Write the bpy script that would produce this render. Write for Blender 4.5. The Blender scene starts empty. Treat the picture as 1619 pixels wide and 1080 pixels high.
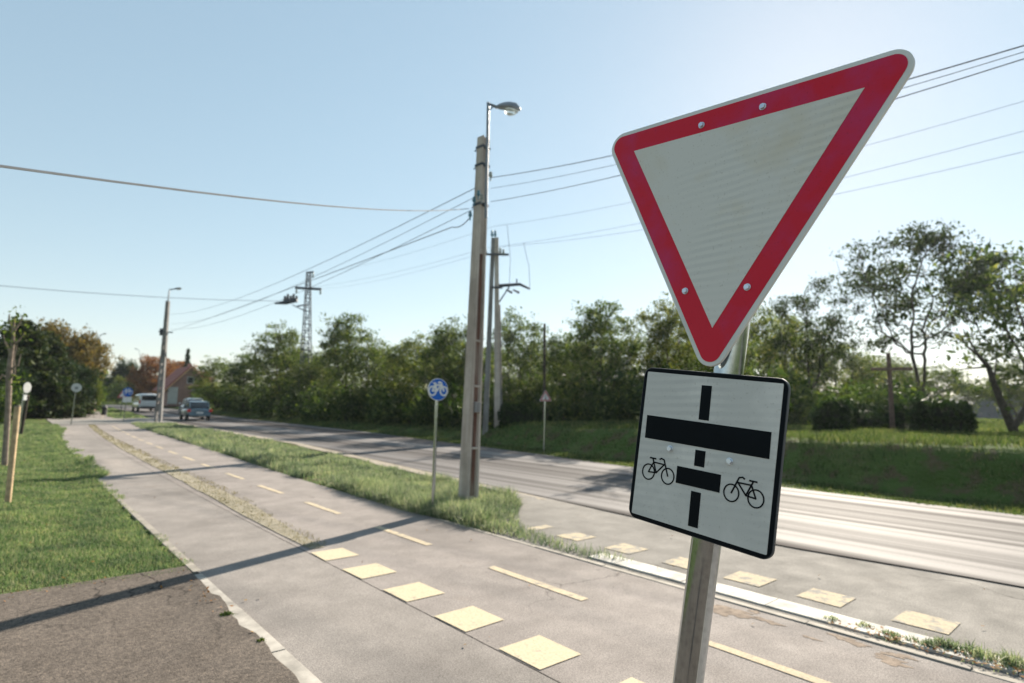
import bpy, bmesh, math, random
import numpy as np
from mathutils import Vector, Matrix

sc = bpy.context.scene
COL = sc.collection
R = math.radians

# ---------------------------------------------------------------- camera, world, sun, exposure
EYE = np.array([0.0, 0.0, 1.65])
FPX, CX, CY = 915.0, 809.5, 540.0            # focal length and centre in photo pixels (1619 x 1080)
PITCH, ROLL, YAW = math.atan(100 / FPX), 0.0129, R(40.8)
_f = np.array([math.sin(YAW) * math.cos(PITCH), math.cos(YAW) * math.cos(PITCH), math.sin(PITCH)])
_r0 = np.array([math.cos(YAW), -math.sin(YAW), 0.0])
_u0 = np.cross(_r0, _f)
_r = math.cos(ROLL) * _r0 + math.sin(ROLL) * _u0
_u = -math.sin(ROLL) * _r0 + math.cos(ROLL) * _u0
cam_d = bpy.data.cameras.new("camera")
cam = bpy.data.objects.new("camera", cam_d)
COL.objects.link(cam)
cam.matrix_world = Matrix(((_r[0], _u[0], -_f[0], EYE[0]), (_r[1], _u[1], -_f[1], EYE[1]),
                           (_r[2], _u[2], -_f[2], EYE[2]), (0, 0, 0, 1)))
cam_d.sensor_width = 36.0
cam_d.lens = FPX / 1619 * 36
cam_d.clip_start, cam_d.clip_end = 0.05, 4000
cam_d.dof.use_dof = True
cam_d.dof.focus_distance = 1.62
cam_d.dof.aperture_fstop = 2.9
sc.camera = cam

SUN_AZ, SUN_EL = R(70.0), R(28.5)
w = bpy.data.worlds.new("World")
sc.world = w
w.use_nodes = True
nt = w.node_tree
bg = nt.nodes["Background"]
sky = nt.nodes.new("ShaderNodeTexSky")
sky.sky_type = 'NISHITA'
sky.sun_disc = False
sky.sun_elevation, sky.sun_rotation = SUN_EL, SUN_AZ
sky.air_density, sky.dust_density, sky.ozone_density = 1.0, 0.11, 0.4
gam = nt.nodes.new("ShaderNodeGamma"); gam.inputs[1].default_value = 0.46      # hazy, low-contrast air
hsv = nt.nodes.new("ShaderNodeHueSaturation"); hsv.inputs["Saturation"].default_value = 1.27; hsv.inputs["Hue"].default_value = 0.483
nt.links.new(sky.outputs[0], gam.inputs[0]); nt.links.new(gam.outputs[0], hsv.inputs["Color"]); nt.links.new(hsv.outputs[0], bg.inputs[0])
bg.inputs[1].default_value = 0.147
sun_d = bpy.data.lights.new("sun", 'SUN')
sun_d.energy, sun_d.angle, sun_d.color = 5.0, R(0.5), (1.0, 0.90, 0.76)
sun = bpy.data.objects.new("sun", sun_d)
COL.objects.link(sun)
sdir = Vector((math.sin(SUN_AZ) * math.cos(SUN_EL), math.cos(SUN_AZ) * math.cos(SUN_EL), math.sin(SUN_EL)))
sun.rotation_euler = sdir.to_track_quat('Z', 'Y').to_euler()
sun.location = (40, 20, 30)
vs = sc.view_settings
vs.view_transform, vs.look, vs.gamma = 'Standard', 'None', 1.0
vs.exposure = 1.42
sc.cycles.use_denoising = True
sc.cycles.max_bounces = 6
sc.cycles.diffuse_bounces = 3
sc.cycles.transmission_bounces = 4

# ---------------------------------------------------------------- helpers
def ray(px, py):
    return _f + _r * (px - CX) / FPX - _u * (py - CY) / FPX

def sstep(a, b, x):
    t = np.clip((np.asarray(x, float) - a) / (b - a), 0, 1)
    return t * t * (3 - 2 * t)

def vnoise(x, y, s, seed=0):
    """smooth value noise in 0..1"""
    g = np.random.default_rng(seed + 991).random((64, 64))
    x = np.asarray(x, float) / s; y = np.asarray(y, float) / s
    xi, yi = np.floor(x).astype(int), np.floor(y).astype(int)
    fx, fy = x - xi, y - yi
    fx, fy = fx * fx * (3 - 2 * fx), fy * fy * (3 - 2 * fy)
    G = lambda a, b: g[a % 64, b % 64]
    return (G(xi, yi) * (1 - fx) * (1 - fy) + G(xi + 1, yi) * fx * (1 - fy)
            + G(xi, yi + 1) * (1 - fx) * fy + G(xi + 1, yi + 1) * fx * fy)

YF = [-60, 1.7, 5.5, 9, 13, 17.6, 31, 50, 60, 80, 100, 130, 160, 400]
XF = [11.6, 11.9, 11.95, 12.4, 13.1, 13.7, 15.2, 16.4, 16.2, 16.0, 16.2, 14.5, 10, -60]
YN = [-60, 1.1, 4, 9, 17, 22.6, 30, 39, 60, 80, 100, 130, 160, 400]
XN = [7.6, 7.3, 7.0, 7.45, 8.3, 8.85, 9.0, 9.3, 9.6, 10, 10.3, 8.4, 4, -66]
def road_far(y): return np.interp(y, YF, XF)
def road_near(y): return np.interp(y, YN, XN)
def off(y): return 0.0009 * np.maximum(np.asarray(y, float) - 8, 0) ** 2
def path_l(y): return 1.5 + off(y) * 0.7
def path_r(y): return 4.75 + off(y) + 0.35 * sstep(9, 24, y)

def zt(x, y):
    x = np.asarray(x, float); y = np.asarray(y, float)
    z = 0.6 * sstep(48, 95, y)
    d = x - road_far(y)
    B = 0.22 + 0.60 * (1 - sstep(15, 26, y))
    z = z + B * sstep(1.45, 2.45, d) * (0.9 + 0.25 * vnoise(x, y, 3.0, 5))
    z = z + 0.07 * sstep(0.5, 3, d) * vnoise(x, y, 1.1, 8)
    z = z - 0.25 * sstep(8, 20, d)
    # lawn swelling on the other side of the path
    l = path_l(y) - x
    z = z + .16 * np.exp(-((x - 1.75) / .5) ** 2 - ((y - 17.6) / 1.3) ** 2) * (l > -.6) + .22 * np.exp(-((x - 1.6) / .8) ** 2 - ((y - 37) / 4) ** 2)
    z = z + 0.10 * sstep(0.1, 1.2, l) * sstep(7, 11, y) * vnoise(x, y, 2.6, 3)
    # verge strip between path and road
    m = (x - path_r(y)) * (road_near(y) - x)
    z = z + 0.06 * sstep(0.0, 0.8, m) * sstep(5.5, 7.5, y)
    return z

def ground_at(px, py, it=12):
    r = ray(px, py); z = 0.0
    for _ in range(it):
        t = (z - EYE[2]) / r[2]; p = EYE + r * t
        z = 0.5 * z + 0.5 * float(zt(p[0], p[1]))
    return np.array([p[0], p[1], float(zt(p[0], p[1]))])

def on_bearing(px, dist):
    """ground point at horizontal distance dist along the bearing of photo column px"""
    r = ray(px, 640); h = r[:2] / np.hypot(r[0], r[1]) * dist
    return np.array([h[0], h[1], float(zt(h[0], h[1]))])

def height_at(px, py, base):
    """world point above base: on the pixel ray, in the upright plane through base that faces the street corner"""
    r = ray(px, py); fh = np.array([math.sin(YAW), math.cos(YAW), 0.0])
    return EYE + r * (((np.asarray(base) - EYE) @ fh) / (r @ fh))

def link(o, parent=None):
    COL.objects.link(o)
    if parent is not None: o.parent = parent
    return o

def tag(o, label=None, cat=None, group=None, kind=None):
    for k, v in (("label", label), ("category", cat), ("group", group), ("kind", kind)):
        if v: o[k] = v
    return o

def thing(name, label, cat, loc, group=None, rz=0.0, scale=None):
    o = bpy.data.objects.new(name, None)
    link(o); o.location = tuple(loc); o.rotation_euler = (0, 0, rz)
    o.empty_display_size = 0.2
    if scale is not None: o.scale = scale
    return tag(o, label, cat, group)

def mesh_np(name, V, F, mat, parent=None, smooth=False, attr=None):
    V = np.asarray(V, np.float32); F = np.asarray(F, np.int32)
    me = bpy.data.meshes.new(name)
    k = F.shape[1]
    me.vertices.add(len(V)); me.vertices.foreach_set("co", V.ravel())
    me.loops.add(F.size); me.loops.foreach_set("vertex_index", F.ravel())
    me.polygons.add(len(F))
    me.polygons.foreach_set("loop_start", np.arange(0, F.size, k, dtype=np.int32))
    me.polygons.foreach_set("loop_total", np.full(len(F), k, np.int32))
    if smooth: me.polygons.foreach_set("use_smooth", np.ones(len(F), bool))
    me.update(calc_edges=True); me.validate()
    me.materials.append(mat)
    return link(bpy.data.objects.new(name, me), parent)

class MB:
    def __init__(s, org=(0, 0, 0)):
        s.v, s.f, s.o = [], [], np.asarray(org, float)
    def add(s, V, F):
        b = len(s.v); s.v += [tuple(p) for p in V]; s.f += [tuple(i + b for i in f) for f in F]; return s
    def box(s, c, size, ax=None):
        c = np.asarray(c, float); h = np.asarray(size, float) / 2
        ax = np.eye(3) if ax is None else np.asarray(ax)
        V = [c + ax.T @ (h * np.array(q)) for q in ((-1,-1,-1),(1,-1,-1),(1,1,-1),(-1,1,-1),(-1,-1,1),(1,-1,1),(1,1,1),(-1,1,1))]
        return s.add(V, [(3,2,1,0),(4,5,6,7),(0,1,5,4),(1,2,6,5),(2,3,7,6),(3,0,4,7)])
    def tube(s, pts, rad, n=8, cap=True):
        P = [np.asarray(p, float) for p in pts]
        rad = [rad] * len(P) if np.isscalar(rad) else list(rad)
        ref = None; V = []
        for i, p in enumerate(P):
            d = P[min(i + 1, len(P) - 1)] - P[max(i - 1, 0)]
            d /= np.linalg.norm(d) + 1e-12
            if ref is None: ref = np.array([0, 0, 1.]) if abs(d[2]) < .9 else np.array([1., 0, 0])
            a = ref - d * (ref @ d); a /= np.linalg.norm(a) + 1e-12; ref = a
            b = np.cross(d, a)
            V += [p + rad[i] * (a * math.cos(2 * math.pi * k / n) + b * math.sin(2 * math.pi * k / n)) for k in range(n)]
        F = [(i * n + k, i * n + (k + 1) % n, (i + 1) * n + (k + 1) % n, (i + 1) * n + k) for i in range(len(P) - 1) for k in range(n)]
        if cap: F += [tuple(range(n - 1, -1, -1)), tuple((len(P) - 1) * n + k for k in range(n))]
        return s.add(V, F)
    def prism(s, poly, frame, z0, z1):
        """poly: 2-D points; frame=(O, X, Y, N); extruded from z0 to z1 along N"""
        O, X, Y, N = [np.asarray(q, float) for q in frame]; n = len(poly)
        V = [O + X * a + Y * b + N * z0 for a, b in poly] + [O + X * a + Y * b + N * z1 for a, b in poly]
        F = [tuple(range(n - 1, -1, -1)), tuple(range(n, 2 * n))] + [(i, (i + 1) % n, n + (i + 1) % n, n + i) for i in range(n)]
        return s.add(V, F)
    def loft(s, rings, cap=True):
        n = len(rings[0]); V = [p for r in rings for p in r]
        F = [(i * n + k, i * n + (k + 1) % n, (i + 1) * n + (k + 1) % n, (i + 1) * n + k) for i in range(len(rings) - 1) for k in range(n)]
        if cap: F += [tuple(range(n - 1, -1, -1)), tuple((len(rings) - 1) * n + k for k in range(n))]
        return s.add(V, F)
    def sphere(s, c, r, n=10, m=6, sq=(1, 1, 1)):
        rings = []
        for i in range(m + 1):
            t = math.pi * i / m
            rr = max(math.sin(t), 0.02)
            rings.append([np.asarray(c) + r * np.array([sq[0] * rr * math.cos(2 * math.pi * k / n), sq[1] * rr * math.sin(2 * math.pi * k / n), sq[2] * math.cos(t)]) for k in range(n)])
        return s.loft(rings)
    def stroke(s, pts, wd, frame, z0, z1, closed=False):
        """flat ribbon of width wd along 2-D points"""
        n = len(pts); P = [np.asarray(p, float) for p in pts]
        seg = [(i, (i + 1) % n) for i in range(n if closed else n - 1)]
        for i, j in seg:
            d = P[j] - P[i]; L = np.linalg.norm(d)
            if L < 1e-9: continue
            d /= L; q = np.array([-d[1], d[0]]) * wd / 2; e = d * wd * 0.25
            s.prism([P[i] - e - q, P[j] + e - q, P[j] + e + q, P[i] - e + q], frame, z0, z1)
            z1 += (z1 - z0) * 1e-3
        return s
    def build(s, name, mat, parent=None, smooth=False, bevel=0.0):
        me = bpy.data.meshes.new(name)
        V = [tuple(np.asarray(p) - s.o) for p in s.v]
        me.from_pydata(V, [], s.f)
        bm = bmesh.new(); bm.from_mesh(me); bmesh.ops.recalc_face_normals(bm, faces=bm.faces); bm.to_mesh(me); bm.free()
        if smooth: me.polygons.foreach_set("use_smooth", [True] * len(me.polygons))
        me.materials.append(mat); me.update()
        o = link(bpy.data.objects.new(name, me), parent)
        if bevel:
            b = o.modifiers.new("bevel", 'BEVEL'); b.width = bevel; b.segments = 2; b.limit_method = 'ANGLE'; b.angle_limit = R(40)
        if smooth and hasattr(me, "set_sharp_from_angle"):
            me.set_sharp_from_angle(angle=R(38))
        return o

def rounded(corners, r, n=7):
    out = []; m = len(corners)
    for i in range(m):
        p = np.asarray(corners[i], float); a = np.asarray(corners[i - 1], float) - p; b = np.asarray(corners[(i + 1) % m], float) - p
        a /= np.linalg.norm(a); b /= np.linalg.norm(b)
        th = math.acos(np.clip(a @ b, -1, 1)); t = r / math.tan(th / 2)
        c = p + (a + b) / np.linalg.norm(a + b) * r / math.sin(th / 2)
        s0, s1 = p + a * t - c, p + b * t - c
        a0 = math.atan2(s0[1], s0[0]); a1 = math.atan2(s1[1], s1[0])
        da = (a1 - a0 + math.pi) % (2 * math.pi) - math.pi
        out += [tuple(c + r * np.array([math.cos(a0 + da * k / n), math.sin(a0 + da * k / n)])) for k in range(n + 1)]
    return out

def circle(cx, cy, r, n=28):
    return [(cx + r * math.cos(2 * math.pi * k / n), cy + r * math.sin(2 * math.pi * k / n)) for k in range(n)]

# ---------------------------------------------------------------- materials
class NT:
    def __init__(s, name):
        s.m = bpy.data.materials.new(name); s.m.use_nodes = True
        s.t = s.m.node_tree; s.n = s.t.nodes; s.b = s.n["Principled BSDF"]
        s.pos = s.n.new("ShaderNodeTexCoord").outputs["Object"]
    def L(s, a, b): s.t.links.new(a, b)
    def mapped(s, sc3):
        m = s.n.new("ShaderNodeMapping"); s.L(s.pos, m.inputs[0]); m.inputs["Scale"].default_value = sc3; return m.outputs[0]
    def noise(s, scale, detail=4, vec=None, rough=.55):
        n = s.n.new("ShaderNodeTexNoise"); n.inputs["Scale"].default_value = scale; n.inputs["Detail"].default_value = detail
        n.inputs["Roughness"].default_value = rough
        s.L(vec or s.pos, n.inputs["Vector"]); return n.outputs[0]
    def voro(s, scale, feature='F1', vec=None):
        n = s.n.new("ShaderNodeTexVoronoi"); n.feature = feature; n.inputs["Scale"].default_value = scale
        s.L(vec or s.pos, n.inputs["Vector"]); return n.outputs["Distance"]
    def ramp(s, fac, stops):
        r = s.n.new("ShaderNodeValToRGB"); e = r.color_ramp.elements
        while len(e) < len(stops): e.new(.5)
        for q, (p, c) in zip(e, stops):
            q.position = p; q.color = (*c, 1) if len(c) == 3 else c
        s.L(fac, r.inputs[0]); return r.outputs[0]
    def mix(s, fac, a, b, mode='MIX'):
        m = s.n.new("ShaderNodeMix"); m.data_type = 'RGBA'; m.blend_type = mode
        for inp, v in ((m.inputs[0], fac), (m.inputs[6], a), (m.inputs[7], b)):
            if hasattr(v, "links") or isinstance(v, bpy.types.NodeSocket): s.L(v, inp)
            elif isinstance(v, (int, float)): inp.default_value = v
            else: inp.default_value = (*v, 1)
        return m.outputs[2]
    def bump(s, h, strength, dist=.01):
        b = s.n.new("ShaderNodeBump"); b.inputs["Strength"].default_value = strength; b.inputs["Distance"].default_value = dist
        s.L(h, b.inputs["Height"]); s.L(b.outputs[0], s.b.inputs["Normal"])
    def base(s, c):
        if isinstance(c, bpy.types.NodeSocket): s.L(c, s.b.inputs["Base Color"])
        else: s.b.inputs["Base Color"].default_value = (*c, 1)
    def set(s, **k):
        for n, v in k.items():
            s.b.inputs[n.replace("_", " ")].default_value = v
        return s

def g3(v, t=(1, 1, 1)): return (v * t[0], v * t[1], v * t[2])

def plain(name, c, rough=.5, metal=0.0, var=.12, scale=6.0, bump=0.0, spec=.5):
    t = NT(name)
    n = t.noise(scale, 5)
    t.base(t.ramp(n, [(.3, tuple(x * (1 - var) for x in c)), (.7, tuple(min(1, x * (1 + var)) for x in c))]))
    t.b.inputs["Roughness"].default_value = rough; t.b.inputs["Metallic"].default_value = metal
    t.b.inputs["Specular IOR Level"].default_value = spec
    if bump: t.bump(t.noise(scale * 6, 4), bump, .004)
    return t.m

def asphalt(name, c, rough, warm=(1, .95, .87), crack=0.35, speck=1.0, streak=0.0, spec=.5, bump=.35, crack_scale=.42, dark=.75, mottle=0.0, blotch=1.0):
    t = NT(name)
    a = t.ramp(t.noise(.55, 5), [(.25, g3(c * dark, warm)), (.5, g3(c, warm)), (.78, g3(c * (1 + .16 * blotch), warm))])
    b = t.ramp(t.noise(2.6, 6, rough=.65), [(.3, (.82, .82, .82)), (.7, (1.1, 1.1, 1.1))])
    a = t.mix(blotch, a, b, 'MULTIPLY')
    v = t.ramp(t.voro(95), [(.0, (1.25, 1.22, 1.18)), (.35, (1, 1, 1)), (.75, (.72, .72, .72))])
    a = t.mix(speck, a, v, 'MULTIPLY')
    if mottle:
        a = t.mix(mottle, a, t.ramp(t.noise(40, 5, rough=.8), [(.34, (.5, .48, .46)), (.5, (1, 1, 1)), (.66, (1.6, 1.54, 1.47))]), 'MULTIPLY')
    fine = t.noise(180, 2)
    a = t.mix(.7 * speck, a, t.ramp(fine, [(.35, (.75, .75, .75)), (.65, (1.2, 1.2, 1.2))]), 'MULTIPLY')
    if streak:
        s = t.noise(1.0, 3, t.mapped((1.5, .007, 1)), rough=.55)
        a = t.mix(streak, a, t.ramp(s, [(.34, (.36, .33, .32)), (.47, (.85, .84, .83)), (.52, (1.05, 1.05, 1.05)), (.66, (1.35, 1.35, 1.35))]), 'MULTIPLY')
    # crack network, only here and there
    wv = t.n.new("ShaderNodeVectorMath"); wv.operation = 'ADD'
    nz = t.n.new("ShaderNodeTexNoise"); nz.inputs["Scale"].default_value = 1.6; nz.inputs["Detail"].default_value = 5
    t.L(t.pos, nz.inputs["Vector"]); t.L(t.pos, wv.inputs[0]); t.L(nz.outputs[1], wv.inputs[1])
    ck = t.ramp(t.voro(crack_scale, 'DISTANCE_TO_EDGE', wv.outputs[0]), [(.0, (0, 0, 0)), (.006, (1, 1, 1))])
    where = t.ramp(t.noise(.23, 2), [(.5, (0, 0, 0)), (.58, (1, 1, 1))])
    inv = t.mix(where, (1, 1, 1), ck)
    a = t.mix(crack, a, inv, 'MULTIPLY')
    # scattered dark spots
    st = t.ramp(t.noise(1.1, 3), [(.66, (1, 1, 1)), (.74, (.78, .75, .72))])
    a = t.mix(.8 * blotch, a, st, 'MULTIPLY')
    t.base(a)
    rr = t.ramp(t.noise(3.0, 4), [(.3, (rough * (1 - .12 * blotch),) * 3), (.7, (min(1, rough * (1 + .12 * blotch)),) * 3)])
    t.L(rr, t.b.inputs["Roughness"])
    t.b.inputs["Specular IOR Level"].default_value = spec
    if streak:      # polished wheel tracks shine, the rest is dull
        t.L(t.ramp(s, [(.40, (.012,) * 3), (.49, (spec * .45,) * 3), (.54, (spec,) * 3)]), t.b.inputs["Specular IOR Level"])
    t.bump(t.mix(.5, t.voro(95), fine), bump, .004)
    return t.m

def leafy(name, cols, trans=.42, rough=.55, tint=(1.25, 1.3, .6), patch=.2, ps=.7, vary=True):
    t = NT(name)
    geo = t.n.new("ShaderNodeNewGeometry")
    c = t.ramp(geo.outputs["Random Per Island"], [(i / max(1, len(cols) - 1), q) for i, q in enumerate(cols)])
    big = t.ramp(t.noise(ps, 4, rough=.65), [(.32, (1 - patch, 1 - patch * .85, 1 - patch * .8)), (.68, (1 + patch, 1 + patch * .8, 1 + patch * .3))])
    c = t.mix(1.0, c, big, 'MULTIPLY')
    oi = t.n.new("ShaderNodeObjectInfo")      # each plant has its own hue
    if vary: c = t.mix(1.0, c, t.ramp(oi.outputs["Random"], [(0, (.78, .84, .9)), (.35, (1.05, 1.02, .9)), (.65, (.9, .95, 1.0)), (1, (1.28, 1.16, .95))]), 'MULTIPLY')
    t.base(c)
    t.b.inputs["Roughness"].default_value = rough + .12; t.b.inputs["Specular IOR Level"].default_value = .12
    tr = t.n.new("ShaderNodeBsdfTranslucent")
    t.L(t.mix(1.0, c, tint, 'MULTIPLY'), tr.inputs[0])
    mx = t.n.new("ShaderNodeMixShader"); mx.inputs[0].default_value = trans
    t.L(t.b.outputs[0], mx.inputs[1]); t.L(tr.outputs[0], mx.inputs[2])
    t.L(mx.outputs[0], t.n["Material Output"].inputs[0])
    return t.m

M = {}
M['path'] = asphalt("path_asphalt", .275, .92, warm=(1, .895, .83), dark=.66, crack=.5, spec=.1, bump=.5)
M['foot'] = asphalt("footway_asphalt", .26, .92, warm=(1, .91, .84), crack=.45, spec=.1, bump=.5, dark=.68)
M['seam'] = plain("joint_dirt", (.05, .045, .04), .95)
M['road'] = asphalt("road_asphalt", .15, .72, blotch=.08, dark=.97, speck=.5, warm=(1, .94, .92), streak=1.0, crack=.3, spec=.085, bump=.15)
M['apron'] = asphalt("apron_asphalt", .22, .92, warm=(1, .94, .86), crack=.6, dark=.55, spec=.1)
M['drive'] = asphalt("driveway_asphalt", .125, .95, warm=(1, .84, .715), mottle=1.0, crack=.9, bump=1.0, spec=.15, crack_scale=.5)
M['side'] = asphalt("side_street_asphalt", .27, .9, crack=.3, spec=.1)
M['kerb'] = plain("kerb_concrete", (.31, .285, .25), .9, var=.4, scale=5, bump=.4)
M['kerb_light'] = plain("pale_kerb_concrete", (.43, .41, .37), .9, var=.4, scale=5, bump=.4)
M['kerb_old'] = plain("old_kerb_concrete", (.24, .215, .18), .85, var=.3, scale=6, bump=.5)
def paint(name, c, wear):
    t = NT(name)
    n = t.ramp(t.noise(9, 8, rough=.7), [(wear - .06, (0, 0, 0)), (wear + .06, (1, 1, 1))])
    n2 = t.ramp(t.noise(55, 4), [(.25, (.78, .77, .76)), (.6, (1.02, 1.02, 1.02))])
    col = t.mix(n, g3(.24, (1, .95, .87)), c)
    t.base(t.mix(1.0, col, n2, 'MULTIPLY')); t.set(Roughness=.9); t.b.inputs['Specular IOR Level'].default_value = .1
    t.bump(t.noise(140, 2), .5, .003)
    return t.m
M['yellow'] = paint("yellow_road_paint", (.50, .43, .305), .36)
M['yellow_worn'] = paint("worn_yellow_road_paint", (.43, .365, .26), .46)
M['dash'] = paint("dash_road_paint", (.48, .40, .285), .41)

t = NT("earth_and_turf")
c = t.ramp(t.noise(.5, 6, rough=.65), [(.3, (.055, .085, .02)), (.5, (.075, .115, .03)), (.72, (.13, .15, .055))])
c = t.mix(t.ramp(t.noise(2.3, 5), [(.52, (0, 0, 0)), (.62, (1, 1, 1))]), c, (.10, .085, .045))
t.base(c); t.set(Roughness=.95); t.b.inputs["Specular IOR Level"].default_value = .1
t.bump(t.noise(9, 6), 1.0, .12); M['ground'] = t.m
t = NT("dry_mossy_strip")
c = t.ramp(t.noise(7, 7, rough=.7), [(.28, (.13, .12, .07)), (.45, (.23, .20, .14)), (.6, (.30, .265, .20)), (.75, (.22, .20, .17))])
t.base(c); t.set(Roughness=.95); t.bump(t.noise(60, 5), 1.0, .02); M['moss'] = t.m
t = NT("bare_shoulder")
c = t.ramp(t.noise(3, 7, rough=.7), [(.3, (.17, .14, .10)), (.55, (.27, .235, .185)), (.75, (.33, .29, .23))])
t.base(c); t.set(Roughness=.95); t.bump(t.noise(50, 5), 1.0, .02); M['shoulder'] = t.m

M['lawn'] = leafy("lawn_blades", [(.07, .125, .05), (.11, .175, .075), (.155, .22, .11), (.23, .26, .16), (.34, .31, .20)], .42, .5, (1.0, 1.1, .85), .5, 1.5, False)
M['verge'] = leafy("verge_blades", [(.09, .14, .07), (.15, .20, .115), (.22, .26, .17), (.30, .31, .23), (.38, .36, .28)], .40, .55, (1.0, 1.1, .85), .45, 1.3, False)
M['bank'] = leafy("bank_blades", [(.032, .056, .02), (.055, .088, .032), (.09, .12, .05), (.15, .15, .085)], .44, .55, (1.25, 1.3, .75), .4, .8, False)
M['dry'] = leafy("dry_blades", [(.18, .16, .09), (.26, .225, .14), (.11, .125, .06), (.31, .275, .19)], .3, .7, (1.1, 1.05, .8))
M['weed'] = leafy("weed_leaves", [(.03, .06, .015), (.05, .09, .02), (.10, .11, .03)], .35, .5)
M['litter'] = leafy("orange_leaf_litter", [(.22, .10, .035), (.30, .16, .06), (.16, .08, .035), (.32, .22, .10)], .25, .6, (1.2, 1, .7))
M['leaf_green'] = leafy("robinia_leaves", [(.024, .043, .015), (.040, .066, .023), (.068, .10, .034), (.11, .135, .05), (.16, .165, .07)], .45, .5, (1.4, 1.5, .7))
M['leaf_open'] = leafy("open_tree_leaves", [(.013, .024, .010), (.022, .038, .014), (.036, .056, .020), (.06, .075, .03)], .34, .5, (1.35, 1.4, .7))
M['leaf_olive'] = leafy("olive_leaves", [(.028, .048, .017), (.048, .075, .026), (.085, .112, .04), (.135, .15, .058)], .45, .5, (1.4, 1.4, .7))
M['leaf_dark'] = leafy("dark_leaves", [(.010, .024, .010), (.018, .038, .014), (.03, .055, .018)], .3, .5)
M['leaf_under'] = leafy("undergrowth_leaves", [(.018, .034, .012), (.032, .056, .018), (.058, .088, .028), (.12, .145, .05)], .38, .5, (1.4, 1.5, .55))
M['leaf_conifer'] = leafy("conifer_sprays", [(.010, .022, .009), (.022, .038, .014), (.07, .08, .035)], .25, .6)
M['leaf_ochre'] = leafy("ochre_leaves", [(.06, .065, .02), (.14, .115, .04), (.20, .15, .055), (.10, .09, .03)], .35, .55, (1.3, 1.15, .6), .2, .7, False)
M['leaf_rust'] = leafy("rust_leaves", [(.11, .05, .025), (.18, .075, .03), (.24, .115, .045), (.13, .085, .04)], .38, .55, (1.3, 1.0, .6))
M['leaf_light'] = leafy("light_green_leaves", [(.06, .09, .025), (.10, .135, .04), (.15, .17, .06)], .4, .55, (1.3, 1.3, .6))
M['bark'] = plain("bark", (.055, .047, .038), .95, var=.35, scale=9, bump=.9, spec=.1)
M['bark_light'] = plain("pale_bark", (.20, .16, .13), .9, var=.35, scale=9, bump=.8, spec=.15)
M['timber'] = plain("stake_timber", (.40, .29, .17), .85, var=.3, scale=12, bump=.6)
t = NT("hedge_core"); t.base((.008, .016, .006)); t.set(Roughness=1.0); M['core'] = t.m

def concrete(name, c, stain):
    t = NT(name)
    a = t.ramp(t.noise(2.2, 6, rough=.65), [(.28, tuple(x * .72 for x in c)), (.55, c), (.78, tuple(min(1, x * 1.15) for x in c))])
    s = t.noise(1.0, 4, t.mapped((7, 7, .5)))
    a = t.mix(stain, a, t.ramp(s, [(.4, (.55, .5, .46)), (.6, (1.05, 1.05, 1.05))]), 'MULTIPLY')
    a = t.mix(.6, a, t.ramp(t.noise(70, 3), [(.3, (.8, .8, .8)), (.6, (1.08, 1.08, 1.08))]), 'MULTIPLY')
    t.base(a); t.set(Roughness=.88); t.bump(t.noise(60, 4), .5, .006); return t.m
M['concrete'] = concrete("weathered_concrete", (.44, .385, .335), .5)
M['concrete_dark'] = concrete("grey_concrete", (.22, .215, .21), .6)
t = NT("rust_stained_groove")
a = t.ramp(t.noise(1.0, 5, t.mapped((6, 6, 1.1))), [(.34, (.035, .022, .018)), (.5, (.13, .06, .04)), (.62, (.20, .15, .12)), (.8, (.10, .05, .035))])
t.base(a); t.set(Roughness=.9); t.bump(t.noise(40, 4), .6, .006); M['groove'] = t.m
def galv(name, c, rough):
    t = NT(name)
    a = t.ramp(t.voro(60), [(.0, tuple(x * .86 for x in c)), (.6, tuple(min(1, x * 1.1) for x in c))])
    s = t.noise(1.0, 5, t.mapped((30, 30, .8)))
    a = t.mix(.5, a, t.ramp(s, [(.35, (.72, .72, .72)), (.6, (1.05, 1.05, 1.05))]), 'MULTIPLY')
    t.base(a); t.set(Metallic=1.0)
    t.L(t.ramp(t.noise(22, 5), [(.3, (rough * .8,) * 3), (.7, (rough * 1.3,) * 3)]), t.b.inputs["Roughness"])
    return t.m
M['galv'] = galv("galvanised_steel", (.40, .44, .465), .14)
M['steel'] = galv("dull_steel", (.20, .215, .23), .55)
M['dark_steel'] = plain("dark_steel", (.045, .055, .07), .6, .3, var=.3)
M['bolt'] = plain("zinc_bolt", (.62, .66, .72), .32, .7, var=.1, scale=40)
M['tower'] = plain("painted_lattice_steel", (.035, .05, .068), .6, .4, var=.3)
M['ceramic'] = plain("insulator_ceramic", (.25, .28, .26), .3, var=.2)
M['ceramic_blue'] = plain("blue_green_insulator", (.05, .16, .22), .3, var=.2)
M['cable'] = plain("cable_sheath", (.11, .125, .14), .6, var=.2)

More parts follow.
